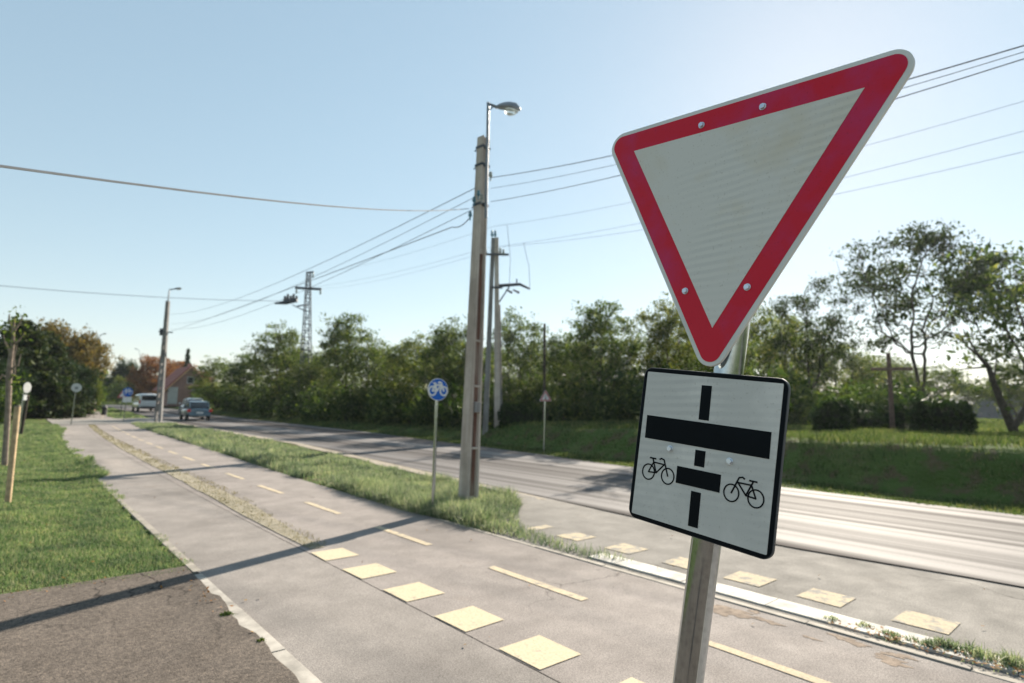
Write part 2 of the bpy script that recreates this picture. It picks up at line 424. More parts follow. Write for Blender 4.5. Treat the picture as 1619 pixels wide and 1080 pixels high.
def signface(name, c, stain_sheen_c, rough, stain_sheen_amt, sheen_bands=True):
    t = NT(name)
    n = t.ramp(t.noise(4.2, 5, rough=.6), [(.50, (0, 0, 0)), (.68, (1, 1, 1))])
    a = t.mix(t.mix(1.0, n, (stain_sheen_amt,) * 3, 'MULTIPLY'), c, stain_sheen_c)
    if sheen_bands:  # faint bands in the colour imitate reflections off the sheeting
        wv = t.n.new("ShaderNodeTexWave"); wv.wave_type = 'BANDS'; wv.bands_direction = 'Z'
        wv.inputs["Scale"].default_value = 15.0; wv.inputs["Distortion"].default_value = 1.6; wv.inputs["Detail"].default_value = 2
        wv.inputs["Detail Scale"].default_value = .6
        t.L(t.pos, wv.inputs["Vector"])
        k = t.ramp(t.noise(3.1, 2), [(.42, (0, 0, 0)), (.62, (1, 1, 1))])
        a = t.mix(t.mix(1.0, k, (.55,) * 3, 'MULTIPLY'), a, t.mix(1.0, a, t.ramp(wv.outputs[0], [(.2, (.86, .87, .88)), (.8, (1.06, 1.06, 1.05))]), 'MULTIPLY'))
    d = t.ramp(t.noise(160, 2), [(.30, (.72, .70, .66)), (.36, (1, 1, 1))])
    a = t.mix(.6, a, d, 'MULTIPLY')
    t.base(a)
    t.L(t.ramp(t.noise(5, 4), [(.3, (rough * .7,) * 3), (.7, (min(1, rough * 1.3),) * 3)]), t.b.inputs["Roughness"])
    t.b.inputs["Specular IOR Level"].default_value = .22
    return t.m
M['sign_white'] = signface("sign_white_sheeting", (.60, .595, .55), (.55, .50, .38), .4, .6)
M['plate_white'] = signface("plate_white_sheeting", (.52, .52, .49), (.68, .67, .63), .38, .75)
M['sign_red'] = signface("sign_red_sheeting", (.54, .010, .030), (.45, .03, .12), .35, .8, sheen_bands=False)  # magenta blotches painted into the red stand in for a reflection
M['sign_black'] = plain("sign_black_film", (.004, .006, .008), .55, var=.3, spec=.08)
M['sign_edge'] = plain("sign_pale_edge", (.60, .61, .58), .5, var=.1)
M['plate_edge'] = plain("dark_plate_edge", (.05, .055, .06), .6, var=.2)
M['sign_back'] = plain("bare_aluminium_back", (.42, .44, .45), .45, .6, var=.12)
M['sign_blue'] = signface("sign_blue_sheeting", (.006, .095, .42), (.02, .12, .42), .35, .5, sheen_bands=False)
M['sign_symbol'] = plain("sign_white_symbol", (.58, .59, .58), .6, var=.05)
M['oval_grey'] = plain("weathered_white_disc", (.30, .31, .31), .8, spec=.1)
M['red_paint'] = plain("red_paint", (.33, .06, .065), .6, var=.1)
M['white_paint'] = plain("white_paint", (.75, .75, .73), .4, var=.08)

# ---------------------------------------------------------------- ground, path, road
def axis(a, b, fine0, fine1, step, grow=1.18):
    out = [fine0]
    while out[-1] < fine1: out.append(out[-1] + step)
    s = step; v = out[-1]
    while v < b: s *= grow; v += s; out.append(v)
    s = step; v = fine0; lo = []
    while v > a: s *= grow; v -= s; lo.append(v)
    return np.array(lo[::-1] + out)

gx = axis(-1500, 1500, -4, 24, .3); gy = axis(-1500, 1500, -3, 50, .4)
GX, GY = np.meshgrid(gx, gy, indexing='ij')
GZ = zt(GX, GY)
V = np.stack([GX, GY, GZ], -1).reshape(-1, 3)
ny = len(gy); ii, jj = np.meshgrid(np.arange(len(gx) - 1), np.arange(ny - 1), indexing='ij')
a = (ii * ny + jj).ravel()
tag(mesh_np("ground", V, np.stack([a, a + ny, a + ny + 1, a + 1], -1), M['ground'], smooth=True), "green turf and earth under lawn, verge and field", kind="structure")

def ribbon(name, mat, ys, fl, fr, lift, label, nx=4):
    ys = np.asarray(ys, float); V = []
    for y in ys:
        l, r = float(fl(y)), float(fr(y))
        for k in range(nx + 1):
            x = l + (r - l) * k / nx; V.append((x, y, max(float(zt(x, y)), float(zt(l, y)) if False else -9) + lift))
    F = [(i * (nx + 1) + k, i * (nx + 1) + k + 1, (i + 1) * (nx + 1) + k + 1, (i + 1) * (nx + 1) + k) for i in range(len(ys) - 1) for k in range(nx)]
    return tag(mesh_np(name, V, F, mat, smooth=True), label, kind="structure")

ribbon("road", M['road'], np.concatenate([np.arange(-60, 60, 1.5), np.arange(60, 260, 4)]), road_near, lambda y: road_far(y) + .25, .030, "grey asphalt road with shiny wheel tracks", 8)
_py = np.concatenate([np.arange(-12, 40, .8), np.arange(40, 75, 1.5)])
seam = lambda y: 2.585 + float(off(y)) * .95
ribbon("footway", M['foot'], _py, path_l, seam, .026, "greyish asphalt footway beside the lawn", 4)
ribbon("cycle_path", M['path'], _py, lambda y: seam(y) + .008, path_r, .027, "warm pale asphalt cycle path with painted dashes", 5)
ribbon("path_seam", M['seam'], _py, lambda y: seam(y) - .03, lambda y: seam(y) + .04, .018, "dark open joint between footway and cycle path", 1)
ribbon("crossing_apron", M['apron'], np.arange(-12, 9.3, .3), lambda y: 4.76 + float(sstep(5.6, 8.2, y)) * 1.75, lambda y: float(road_near(y)) + .04 - .3 * float(sstep(8, 9.2, y)), .016, "stained grey asphalt between cycle path and road", 6)
ribbon("shoulder", M['shoulder'], np.arange(7.2, 47, .8), lambda y: float(road_near(y)) - .75 + .3 * float(vnoise(3, y, 1.7, 4)), lambda y: float(road_near(y)) + .02, .016, "bare dusty shoulder along the road edge", 3)
ribbon("driveway", M['drive'], np.concatenate([np.arange(-14, 0, .5), np.arange(0, 6.56, .06)]), lambda y: -9.0, lambda y: 1.36 + .020 * max(y - 3, 0) + .07 * (float(vnoise(2, y, .33, 88)) - .35) + .03 * float(vnoise(8, y, .11, 89)), .0345, "dark cracked asphalt of the driveway", 12)
ribbon("side_street", M['side'], np.arange(47.0, 57.1, 1), lambda y: 2.3, lambda y: float(road_near(y)) + .1, .034, "asphalt of the side street beyond the lawn", 20)
ribbon("grass_strip", M['moss'], np.arange(6.45, 46.1, .5),
       lambda y: 2.66 + float(off(y)) * .95 + .10 * float(sstep(7, 14, y)) + .06 * (float(vnoise(1, y, .7, 12)) - .5),
       lambda y: 2.86 + float(off(y)) * .95 + .22 * float(sstep(6.6, 12, y)) * (1 - .3 * float(sstep(20, 40, y))) + .10 * (float(vnoise(5, y, .8, 13)) - .5), .034, "narrow strip of dry moss and grass in the path", 3)

def slab(name, mat, x0, x1, y0, y1, lift, label, h=.004, parts=None):
    """kerb run made of stones: one mesh"""
    b = MB(); y = y0; rng = random.Random(int(y0 * 7) + 17)
    while y < y1 - .05:
        e = min(y + (parts or (y1 - y0)), y1)
        dz = rng.uniform(-.004, .004) if parts else 0
        g = .003 if parts else 0
        fx = (lambda yy: (x0(yy), x1(yy))) if callable(x0) else (lambda yy: (x0, x1))
        a0, a1 = fx(y + g); c0, c1 = fx(e - g)
        z0, z1 = float(zt(a0, y)) * 0 + dz, dz
        V = [(a0, y + g, -.05), (a1, y + g, -.05), (c1, e - g, -.05), (c0, e - g, -.05),
             (a0, y + g, lift + dz), (a1, y + g, lift + dz), (c1, e - g, lift + dz), (c0, e - g, lift + dz)]
        b.add(V, [(3,2,1,0),(4,5,6,7),(0,1,5,4),(1,2,6,5),(2,3,7,6),(3,0,4,7)])
        y = e
    return tag(b.build(name, mat, bevel=.003 if parts else 0), label, kind="structure")
slab("kerb", M['kerb'], lambda y: 1.31 + .024 * max(y - 3, 0), lambda y: 1.515, -10, 6.2, .030, "grey kerb stones between driveway and path", parts=1.0)
slab("kerb", M['kerb_old'], lambda y: float(path_l(y)) - .04, lambda y: float(path_l(y)) + .035, 6.3, 44, .029, "worn kerb stones half buried along the lawn", parts=1.0)
slab("kerb", M['kerb_old'], 4.70, 4.765, -10, 7.0, .034, "thin stone edging on the road side of the path", parts=1.0)
slab("kerb", M['kerb_light'], 4.88, 5.13, -8, 4.35, .032, "wide pale concrete kerb band beside the crossing", parts=.8)

def mark(name, mat, x0, x1, y0, y1, lift, label, rng=random.Random(4)):
    j = lambda: rng.uniform(-.008, .008)
    V = [(x0 + j(), y0 + j(), lift), (x1 + j(), y0 + j(), lift), (x1 + j(), y1 + j(), lift), (x0 + j(), y1 + j(), lift)]
    V = [(x, y, float(zt(x, y)) * (y > 20) + z) for x, y, z in V]
    return tag(mesh_np(name, V, [(0, 1, 2, 3)], mat), label, kind="structure")
for i, y in enumerate((6.10, 5.30, 4.49, 3.69, 2.91, 2.10, 1.30)):
    mark("crossing_square", M['yellow'], 2.60, 2.97, y - .2, y + .2, .0325, "clean pale yellow square painted on the cycle path")
for i, y in enumerate((5.87, 5.12, 4.33, 3.55, 2.86, 2.17, 1.44)):
    mark("crossing_square", M['yellow_worn'], 5.34, 5.70, y - .18, y + .18, .0215, "worn yellow square painted beside the road")
for k in range(-1, 18):
    y0 = 1.02 + 2.4 * k
    x = 3.8 + float(off(y0 + .6)) + .06 * float(sstep(9, 20, y0))
    dx = float(off(y0 + 1.25) - off(y0))
    o = mark("centre_dash", M['dash'], x - .045, x + .045, y0, y0 + 1.26, .0315, "pale yellow centre dash on the cycle path")
for k in range(4):
    mark("centre_dash", M['dash'], 5.9 + .35 * k, 6.0 + .35 * k, 58 + 3 * k, 59.3 + 3 * k, .032, "pale yellow centre dash on the cycle path")

# dried mud stains on the path near the kerb
rng = np.random.default_rng(15); V, F = [], []
for k in range(9):
    cx_, cy_ = 4.66 - abs(rng.normal(0, .13)), rng.uniform(1.3, 2.9); r0 = rng.uniform(.03, .11); n_ = 40
    ph = rng.random(4) * 6.28
    b0 = len(V)
    for q in range(n_):
        a = 2 * math.pi * q / n_; rr = r0 * (1 + .35 * math.sin(2 * a + ph[0]) + .25 * math.sin(5 * a + ph[1]) + .15 * math.sin(11 * a + ph[2]))
        V.append((min(cx_ + .7 * rr * math.cos(a), 4.69), cy_ + 1.5 * rr * math.sin(a), .0285 + .00012 * k))
    F.append(tuple(range(b0, b0 + n_)))
M['mud'] = plain("dried_mud", (.25, .20, .16), .95, var=.3, scale=20, bump=.5, spec=.05)
me = bpy.data.meshes.new("dirt_stain"); me.from_pydata(V, [], F); me.materials.append(M['mud'])
tag(link(bpy.data.objects.new("dirt_stain", me)), "dried brown mud stains along the path edge", kind="structure")

# ---------------------------------------------------------------- grass
def blades(name, label, mat, P, h, wd, seed, lean=.45, cat=None):
    """P (n,3) roots, h heights, wd widths -> one mesh of bent blades"""
    rng = np.random.default_rng(seed); n = len(P)
    an = rng.random(n) * 2 * np.pi; la = rng.random(n) * 2 * np.pi
    ln = np.abs(rng.normal(0, lean, n)) * h
    s = np.stack([np.cos(an), np.sin(an), np.zeros(n)], -1) * (wd / 2)[:, None]
    l = np.stack([np.cos(la), np.sin(la), np.zeros(n)], -1) * ln[:, None]
    up = np.zeros((n, 3)); up[:, 2] = h
    V = np.empty((n, 5, 3))
    V[:, 0], V[:, 1] = P - s, P + s
    m = P + up * .55 + l * .3
    V[:, 2], V[:, 3] = m - s * .8, m + s * .8
    V[:, 4] = P + up * np.clip(1 - .35 * (ln / np.maximum(h, 1e-4)) ** 2, .4, 1)[:, None] + l
    b = (np.arange(n) * 5)[:, None]
    F = np.concatenate([b + [0, 1, 3], b + [0, 3, 2], b + [2, 3, 4]])
    o = mesh_np(name, V.reshape(-1, 3), F, mat)
    return tag(o, label, kind="stuff")

def scatter(x0, x1, y0, y1, dens, mask, seed, cell=.5):
    """points with density dens(d) per m2, d = distance from the viewer's spot"""
    rng = np.random.default_rng(seed); out = []
    xs = np.arange(x0, x1, cell); ys = np.arange(y0, y1, cell)
    X, Y = [q.ravel() for q in np.meshgrid(xs, ys, indexing='ij')]
    n = rng.poisson(dens(X + cell / 2, Y + cell / 2) * cell * cell)
    X = np.repeat(X, n) + rng.random(n.sum()) * cell; Y = np.repeat(Y, n) + rng.random(n.sum()) * cell
    k = mask(X, Y); X, Y = X[k], Y[k]
    return X, Y

dist = lambda x, y: np.hypot(x, y)
def inview(x, y):      # bearing inside the frame (with a margin)
    b = np.degrees(np.arctan2(x, y)); return (b > -4) & (b < 88)

# lawn left of the path
def lawn_edge(y): return path_l(y) - .01 + .22 * (vnoise(5, y, .42, 24) - .5) + .22 * (vnoise(7, y, 1.6, 21) - .42) + .26 * sstep(.62, .85, vnoise(2, y, 2.6, 33)) * sstep(9, 14, y) - .12 * (y < 8)
mk = lambda x, y: (x < lawn_edge(y) + .05 * np.sin(y * 17)) & (y > 6.5 + .25 * (vnoise(x, 0, .5, 9) - .5) - .15 * sstep(.6, 1.3, x))
X, Y = scatter(-7, 3.2, 6, 47, lambda x, y: np.where(inview(x, y), np.clip(62000 / dist(x, y) ** 1.25, 300, 5200), 120), mk, 11)
hn = vnoise(X, Y, .55, 41) * .6 + vnoise(X, Y, 1.7, 42) * .6
edge = sstep(.5, .0, lawn_edge(Y) - X)
hh = (.022 + .075 * hn ** 1.6 + .06 * edge * sstep(9, 13, Y) * vnoise(X, Y, .6, 44)) * (.55 + .7 * np.random.default_rng(1).random(len(X))) * (1 + .5 * sstep(20, 40, Y))
blades("lawn_grass", "short green lawn grass left of the path", M['lawn'], np.stack([X, Y, zt(X, Y)], -1), hh, .0065 * np.clip(dist(X, Y) / 8, 1, 4.5), 12, lean=.85)
print("lawn", len(X))

# verge strip between path and road
VY = [3.5, 5.0, 5.9, 6.5, 7.0, 7.6, 9, 12, 17, 25, 35, 46.5]
VR = [4.98, 5.12, 5.22, 5.75, 6.35, 6.7, 6.75, 7.0, 7.5, 8.0, 8.4, 8.7]
def vl(y): return np.where(y < 7.0, 4.80, path_r(y) + .02) + .16 * (vnoise(3, y, .8, 51) - .5) - .15 * sstep(.6, .9, vnoise(9, y, 1.9, 52)) * (y > 7.2)
mk = lambda x, y: (x > vl(y)) & (x < np.interp(y, VY, VR) + .3 * (vnoise(6, y, .7, 53) - .5)) & (y > 3.7 + .8 * vnoise(x, 2, .3, 5)) & (y < 46.5 + .5 * np.sin(x * 3))
X, Y = scatter(4.3, 9.6, 3.5, 47.5, lambda x, y: np.clip(30000 / dist(x, y) ** 1.25, 250, 2100) * (.12 + 1.15 * sstep(.28, .6, vnoise(x, y, .75, 55))) * np.where(y < 6.4, .9, 1) + 1400 * (y > 6.2) * (y < 10.5), mk, 13)
hn = vnoise(X, Y, .45, 61) * .7 + vnoise(X, Y, 1.3, 62) * .7
rim = sstep(.9, .1, X - vl(Y))
hh = (.03 + .125 * hn ** 1.5 + .08 * rim) * (.5 + .8 * np.random.default_rng(2).random(len(X))) * np.where(Y < 6.3, .6, 1) * (1 + .45 * sstep(6.2, 6.8, Y) * sstep(11, 8, Y))
blades("verge_grass", "tall pale green grass and weeds on the verge between path and road", M['verge'], np.stack([X, Y, zt(X, Y)], -1), hh, .009 * np.clip(dist(X, Y) / 9, 1, 4), 14, lean=.8)
print("verge", len(X))
# far verge beyond the side street
mk = lambda x, y: (x > 6.2 + .05 * (y - 58) + .7 * vnoise(2, y, 1.5, 3)) & (x < road_near(y) - .6)
X, Y = scatter(5.5, 10.5, 58, 84, lambda x, y: x * 0 + 70, mk, 15)
blades("far_verge_grass", "patch of green verge grass beyond the side street", M['lawn'], np.stack([X, Y, zt(X, Y)], -1), .10 + .18 * vnoise(X, Y, .8, 4), np.full(len(X), .05), 16)

# bank and roadside on the far side of the road
mk = lambda x, y: (x > road_far(y) + .18 + .35 * (vnoise(4, y, .9, 71) - .5))
X, Y = scatter(11.6, 24, -8, 75, lambda x, y: np.where(inview(x, y), np.clip(9500 / dist(x, y) ** 1.1, 30, 650), 20) * (.4 + .9 * sstep(.3, .6, vnoise(x, y, .9, 75))), mk, 17)
d = X - road_far(Y)
hh = (.035 + .085 * vnoise(X, Y, .8, 76) + .06 * sstep(2.2, 2.8, d)) * (.5 + .8 * np.random.default_rng(3).random(len(X)))
blades("bank_grass", "coarse green grass on the low bank across the road", M['bank'], np.stack([X, Y, zt(X, Y)], -1), hh, .013 * np.clip(dist(X, Y) / 13, 1, 4), 18, lean=.6)
print("bank", len(X))
mk = lambda x, y: (x > 24) & inview(x, y) & (np.degrees(np.arctan2(x, y)) > 55)
X, Y = scatter(24, 95, -2, 60, lambda x, y: np.clip(1500 / dist(x, y), 6, 60), mk, 19, cell=1.0)
blades("field_grass", "sunlit rough grass of the field behind the hedges", M['bank'], np.stack([X, Y, zt(X, Y)], -1), .10 + .22 * vnoise(X, Y, 1.4, 77), .03 * np.clip(dist(X, Y) / 26, 1, 4), 20, lean=.6)
# dry blades on the moss strip
sl = lambda y: 2.68 + off(y) * .95 + .10 * sstep(7, 14, y)
sr = lambda y: 2.90 + off(y) * .95 + .28 * sstep(6.6, 12, y) * (1 - .3 * sstep(20, 40, y))
mk = lambda x, y: (x > sl(y) - .03) & (x < sr(y) + .03)
X, Y = scatter(2.5, 5, 6.5, 46, lambda x, y: np.clip(9000 / dist(x, y) ** 1.2, 150, 700) * (.3 + sstep(.35, .65, vnoise(x, y, .35, 81))), mk, 21, cell=.3)
blades("dry_grass", "dry yellowish grass on the narrow strip in the path", M['dry'], np.stack([X, Y, zt(X, Y) + .03], -1), .015 + .035 * vnoise(X, Y, .3, 82), .006 * np.clip(dist(X, Y) / 8, 1, 4), 22, lean=1.0)
# weeds and leaf litter
def clump(cx, cy, r, n, hmax, z, seed):
    rng = np.random.default_rng(seed); q = rng.normal(0, r, (n, 2))
    rr = np.hypot(q[:, 0], q[:, 1]) / (2 * r)
    return np.stack([cx + q[:, 0], cy + q[:, 1], np.full(n, z)], -1), hmax * np.clip(1 - rr, .15, 1) * (.5 + .6 * rng.random(n))
def weed(name, label, cx, cy, r, n, hmax, seed, mat='weed'):
    P, h = clump(cx, cy, r, n, hmax, .03, seed)
    o = blades(name, label, M[mat], P, h, np.full(n, .010), seed, lean=.9); del o["kind"]
    return tag(o, label, "weed", "weeds in the kerb joints")
for k, (px, py, r, n, hm, lb) in enumerate((
        (357, 979, .030, 130, .05, "small green weed tuft at the driveway kerb, the higher of two"),
        (412, 1021, .017, 90, .04, "small sparse weed tuft lower down the driveway kerb"))):
    g = ground_at(px, py); g2 = g[:2]; weed("weed", lb, g2[0], g2[1], r, n, hm, 100 + k)
# weeds growing over the pale kerb, right
PP, HH = [], []
rng = np.random.default_rng(77)
for k in range(46):
    y = 1.95 - 3.4 * rng.random() ** .8; x = 4.86 + rng.random() * (.22 + .25 * (y < .9))
    P, h = clump(x, y, .035 + .03 * (y < 1.2), int(60 + 90 * (y < 1.3)), .05 + .10 * float(sstep(1.7, .6, y)), .03, 300 + k); PP.append(P); HH.append(h)
PP = np.concatenate(PP); HH = np.concatenate(HH)
blades("kerb_weeds", "green weeds overgrowing the near end of the pale kerb", M['verge'], PP, HH, np.full(len(PP), .008), 78, lean=.8)
def litter(name, label, pts, size, seed):
    rng = np.random.default_rng(seed); n = len(pts); P = np.asarray(pts)
    a = rng.random(n) * 6.28; s = size * (.6 + .8 * rng.random(n))
    u = np.stack([np.cos(a), np.sin(a), rng.normal(0, .35, n)], -1) * s[:, None]; v = np.stack([-np.sin(a), np.cos(a), rng.normal(0, .35, n)], -1) * s[:, None] * .6
    V = np.stack([P - u, P - v * .9, P + u, P + v], 1).reshape(-1, 3)
    return tag(mesh_np(name, V, np.arange(4 * n).reshape(n, 4), M['litter']), label, kind="stuff")
pts = [(4.78 + abs(rng.normal(0, .10)), 1.9 - 3 * rng.random(), .045 + .02 * rng.random()) for _ in range(420)]
pts += [(4.8 + rng.random() * .3, 6.1 + rng.normal(0, .25), .05) for _ in range(50)]
pts += [(1.36 + rng.normal(0, .05), 5.6 + rng.normal(0, .3), .05) for _ in range(26)]
pts += [(rng.uniform(-3, 7), rng.uniform(1, 12), .042) for _ in range(90)]
pts += [(rng.uniform(-1, 1.4), 6.45 + rng.normal(0, .08), .035) for _ in range(60)]
for _ in range(170):
    yy = 6.6 + 14 * rng.random() ** 1.6; xx = rng.uniform(-1.5, 1.6); pts.append((xx, yy, float(zt(xx, yy)) + .055))
for _ in range(60):
    yy = 6.6 + 12 * rng.random(); xx = rng.uniform(4.5, 4.95); pts.append((xx, yy, float(zt(xx, yy)) + .05))
litter("fallen_leaves", "scattered orange and brown fallen leaves along kerbs and path", pts, .014, 5)
pts = [(*on_bearing(30 + 25 * rng.random(), 62 + 8 * rng.random())[:2], 0.25) for _ in range(500)]
pts = [(p[0], p[1], float(zt(p[0], p[1])) + .05) for p in pts]
litter("leaf_pile", "orange fallen leaves at the far end of the path", pts, .12, 6)

# ---------------------------------------------------------------- the give way sign
O = np.array([1.37687436, 0.79292986, 1.8565057])
XS = np.array([0.01500132, -0.99548717, -0.09370298]); YS = np.array([0.06321259, -0.09258186, 0.99369652]); NS = np.array([-0.99788733, -0.02082996, 0.06153848])
def sw(x, y, n=0.0): return O + XS * x + YS * y + NS * n
p0, p1 = sw(-.013, -.915, -.066), sw(.020, -.11, -.066)
dd = (p1 - p0) / np.linalg.norm(p1 - p0)
pb = p0 - dd * (p0[2] / dd[2]); ptop = p0 + dd * 1.52
sign = thing("give_way_sign", "large red and white give way triangle over a square plate on a steel post", "sign", pb)
m = MB(pb); m.tube([pb - dd * .15, p0, p1, ptop], .038, 28); post = m.build("post", M['galv'], sign, smooth=True)
m = MB(pb); m.tube([ptop, ptop + dd * .012], .041, 24); m.build("post_cap", M['dark_steel'], post, smooth=True)
TRI = (O, XS, YS, NS)
def tri(offd): return [(-.32 - offd * 1.732, .5543 + offd), (0, -2 * offd), (.32 + offd * 1.732, .5543 + offd)]
m = MB(pb); m.prism(rounded(tri(.073), .045, 10), TRI, -.010, 0); panel = m.build("triangle_panel", M['sign_edge'], sign, bevel=.0025)
m = MB(pb); m.prism(rounded(tri(.066), .040, 10), TRI, -.0135, -.0105); m.build("panel_back", M['sign_back'], panel)
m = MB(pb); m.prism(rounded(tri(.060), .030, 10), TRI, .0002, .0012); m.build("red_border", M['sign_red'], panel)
m = MB(pb); m.prism(tri(0), TRI, .0013, .0022); m.build("white_face", M['sign_white'], panel)
def bolts(pts, frame, parent, base, r):
    Ob, Xb, Yb, Nb = frame
    for x, y in pts:
        b = MB(pb); c = Ob + Xb * x + Yb * y
        b.tube([c + Nb * base, c + Nb * (base + .0022)], r * 1.25, 18)
        hexa = [(x + r * math.cos(k * math.pi / 3 + x * 40), y + r * math.sin(k * math.pi / 3 + x * 40)) for k in range(6)]
        b.prism(hexa, frame, base + .0021, base + .0075)
        b.build("bolt", M['bolt'], parent, bevel=.0008)
bolts([(-.091, .576), (.083, .579), (-.091, .102), (.085, .104)], TRI, panel, .0012, .0075)
th = R(-.9)
PO = O + YS * 0
cxp, cyp = .007, -.3265
XP = XS * math.cos(th) + YS * math.sin(th); YP = -XS * math.sin(th) + YS * math.cos(th)
OP = O + XS * cxp + YS * cyp
PL = (OP, XP, YP, NS)
def lp(x, y):
    dx, dy = x - cxp, y - cyp
    return (dx * math.cos(th) + dy * math.sin(th), -dx * math.sin(th) + dy * math.cos(th))
hw, hh_ = .2015, .2095
rect = lambda a, b: [(-a, -b), (a, -b), (a, b), (-a, b)]
m = MB(pb); m.prism(rounded(rect(hw, hh_), .026, 8), PL, -.002, .0085); plate = m.build("priority_plate", M['plate_edge'], sign, bevel=.001)
m = MB(pb); m.prism(rounded(rect(hw - .002, hh_ - .002), .025, 8), PL, .0086, .0094); m.build("black_border", M['sign_black'], plate)
m = MB(pb); m.prism(rounded(rect(hw - .0125, hh_ - .0125), .003, 3), PL, .0095, .0102); m.build("white_face", M['plate_white'], plate)
for x0, x1, y0, y1 in ((-.009, .0195, -.241, -.152), (-.1665, .1805, -.3105, -.2475), (-.0095, .0190, -.3595, -.3185), (-.0575, .0660, -.4125, -.3685), (-.0105, .0170, -.5115, -.4235)):
    m = MB(pb); m.prism([lp(x0, y0), lp(x1, y0), lp(x1, y1), lp(x0, y1)], PL, .0103, .0110)
    m.build("crossing_bar", M['sign_black'], plate)
def bike(mb, f, cx, cy, s, sx, z0, z1, wt=1.0):
    """side-view bicycle, wheel centres +-.0305*s from (cx,cy); sx=1 heads right"""
    T = lambda x, y: (cx + sx * x * s, cy + y * s)
    for wx in (-.0305, .0305):
        mb.stroke([T(wx + .019 * math.cos(2 * math.pi * k / 28), .0205 * math.sin(2 * math.pi * k / 28)) for k in range(28)], .0034 * s * wt, f, z0, z1, closed=True)
    lw = .0038 * s * wt
    bb, hd, st = (-.006, .002), (.0165, .028), (-.0165, .028)
    for pl in ([(-.0305, 0), bb], [(-.0305, 0), (-.0185, .026)], [bb, hd], [(-.018, .0285), hd], [bb, (-.0205, .037)],
               [(.0305, 0), (.0145, .040), (.006, .0425), (.001, .0395)]):
        mb.stroke([T(*q) for q in pl], lw, f, z0, z1)
        z1 += 2e-5
    mb.prism([T(-.031, .0365), T(-.010, .0365), T(-.011, .0405), T(-.030, .0405)] if sx > 0 else [T(-.010, .0365), T(-.031, .0365), T(-.030, .0405), T(-.011, .0405)], f, z0, z1 + 2e-5)
for bx, by, sx in ((-.1135, -.4005, 1), (.1265, -.4065, -1)):
    m = MB(pb); c = lp(bx, by); bike(m, PL, c[0], c[1], 1.0, sx, .0103, .0111); m.build("bicycle_symbol", M['sign_black'], plate)
bolts([lp(-.084, -.328), lp(.085, -.332)], PL, plate, .0102, .0072)
for yb in (.34, .57, .10):
    m = MB(pb); c = sw(.0, yb, -.024); m.box(c, (.30 if yb > .2 else .2, .03, .018), (XS, YS, NS)); m.build("clamp_rail", M['galv'], sign, bevel=.002)
m = MB(pb); m.box(OP + NS * -.0125, (.22, .03, .018), (XS, YS, NS)); m.build("clamp_rail", M['galv'], sign, bevel=.002)

# ---------------------------------------------------------------- small road signs
def face_frame(c, yaw, lean=(0, 0)):
    """frame whose normal points along bearing yaw (deg clockwise from +Y)"""
    n = np.array([math.sin(R(yaw)), math.cos(R(yaw)), 0]); x = np.cross(np.array([0, 0, 1.]), n)
    return (np.asarray(c, float), x, np.array([0, 0, 1.]), n)

def sign_post(base, top, r, root, mat='galv'):
    m = MB(base); m.tube([base - np.array([0, 0, .1]), top], r, 14); return m.build("post", M[mat], root, smooth=True)

b = ground_at(684, 813); c = height_at(691, 616, b)
s1 = thing("cycle_path_sign", "round blue sign with white bicycle on a thin grey post", "sign", b)
sign_post(b, c + np.array([0, 0, .1]), .026, s1)
f = face_frame(c, 186)
f = (c + f[3] * .035, f[1], f[2], f[3])
m = MB(b); m.prism(circle(0, 0, .168, 40), f, -.014, 0); p = m.build("disc", M['sign_edge'], s1)
m = MB(b); m.prism(circle(0, 0, .160, 40), f, .0005, .002); m.build("blue_face", M['sign_blue'], p)
m = MB(b); bike(m, f, 0, -.022, 3.15, 1, .0025, .004, 2.3)
m.build("bicycle_symbol", M['sign_symbol'], p)
for k in (-.08, .08):
    m = MB(b); m.box(c + np.array([0, 0, k]), (.10, .03, .06)); m.build("clamp", M['steel'], s1)

b = ground_at(860, 716); c = height_at(862, 626, b)
s2 = thing("warning_sign", "small red edged warning triangle on a thin post on the bank", "sign", b)
sign_post(b, c + np.array([0, 0, .12]), .03, s2)
f0 = face_frame(c, 205); f = (c + f0[3] * .04 - np.array([0, 0, .05]), f0[1], f0[2], f0[3])
def uptri(s): return [(-.5 * s, -.289 * s), (.5 * s, -.289 * s), (0, .577 * s)]
m = MB(b); m.prism(rounded(uptri(.46), .025, 5), f, -.014, 0); p = m.build("triangle_panel", M['sign_edge'], s2)
m = MB(b); m.prism(rounded(uptri(.43), .02, 5), f, .0005, .0015); m.build("red_border", M['red_paint'], p)
m = MB(b); m.prism(uptri(.28), f, .002, .003); m.build("white_face", M['sign_symbol'], p)
m = MB(b); m.stroke([(.02, .07), (-.01, .015), (.014, -.02), (-.02, -.062)], .025, f, .0035, .005); m.stroke([(.014, -.02), (.035, -.062)], .02, f, .0035, .0052); m.prism(circle(.026, .088, .015, 10), f, .0035, .005); m.build("black_symbol", M['sign_black'], p)

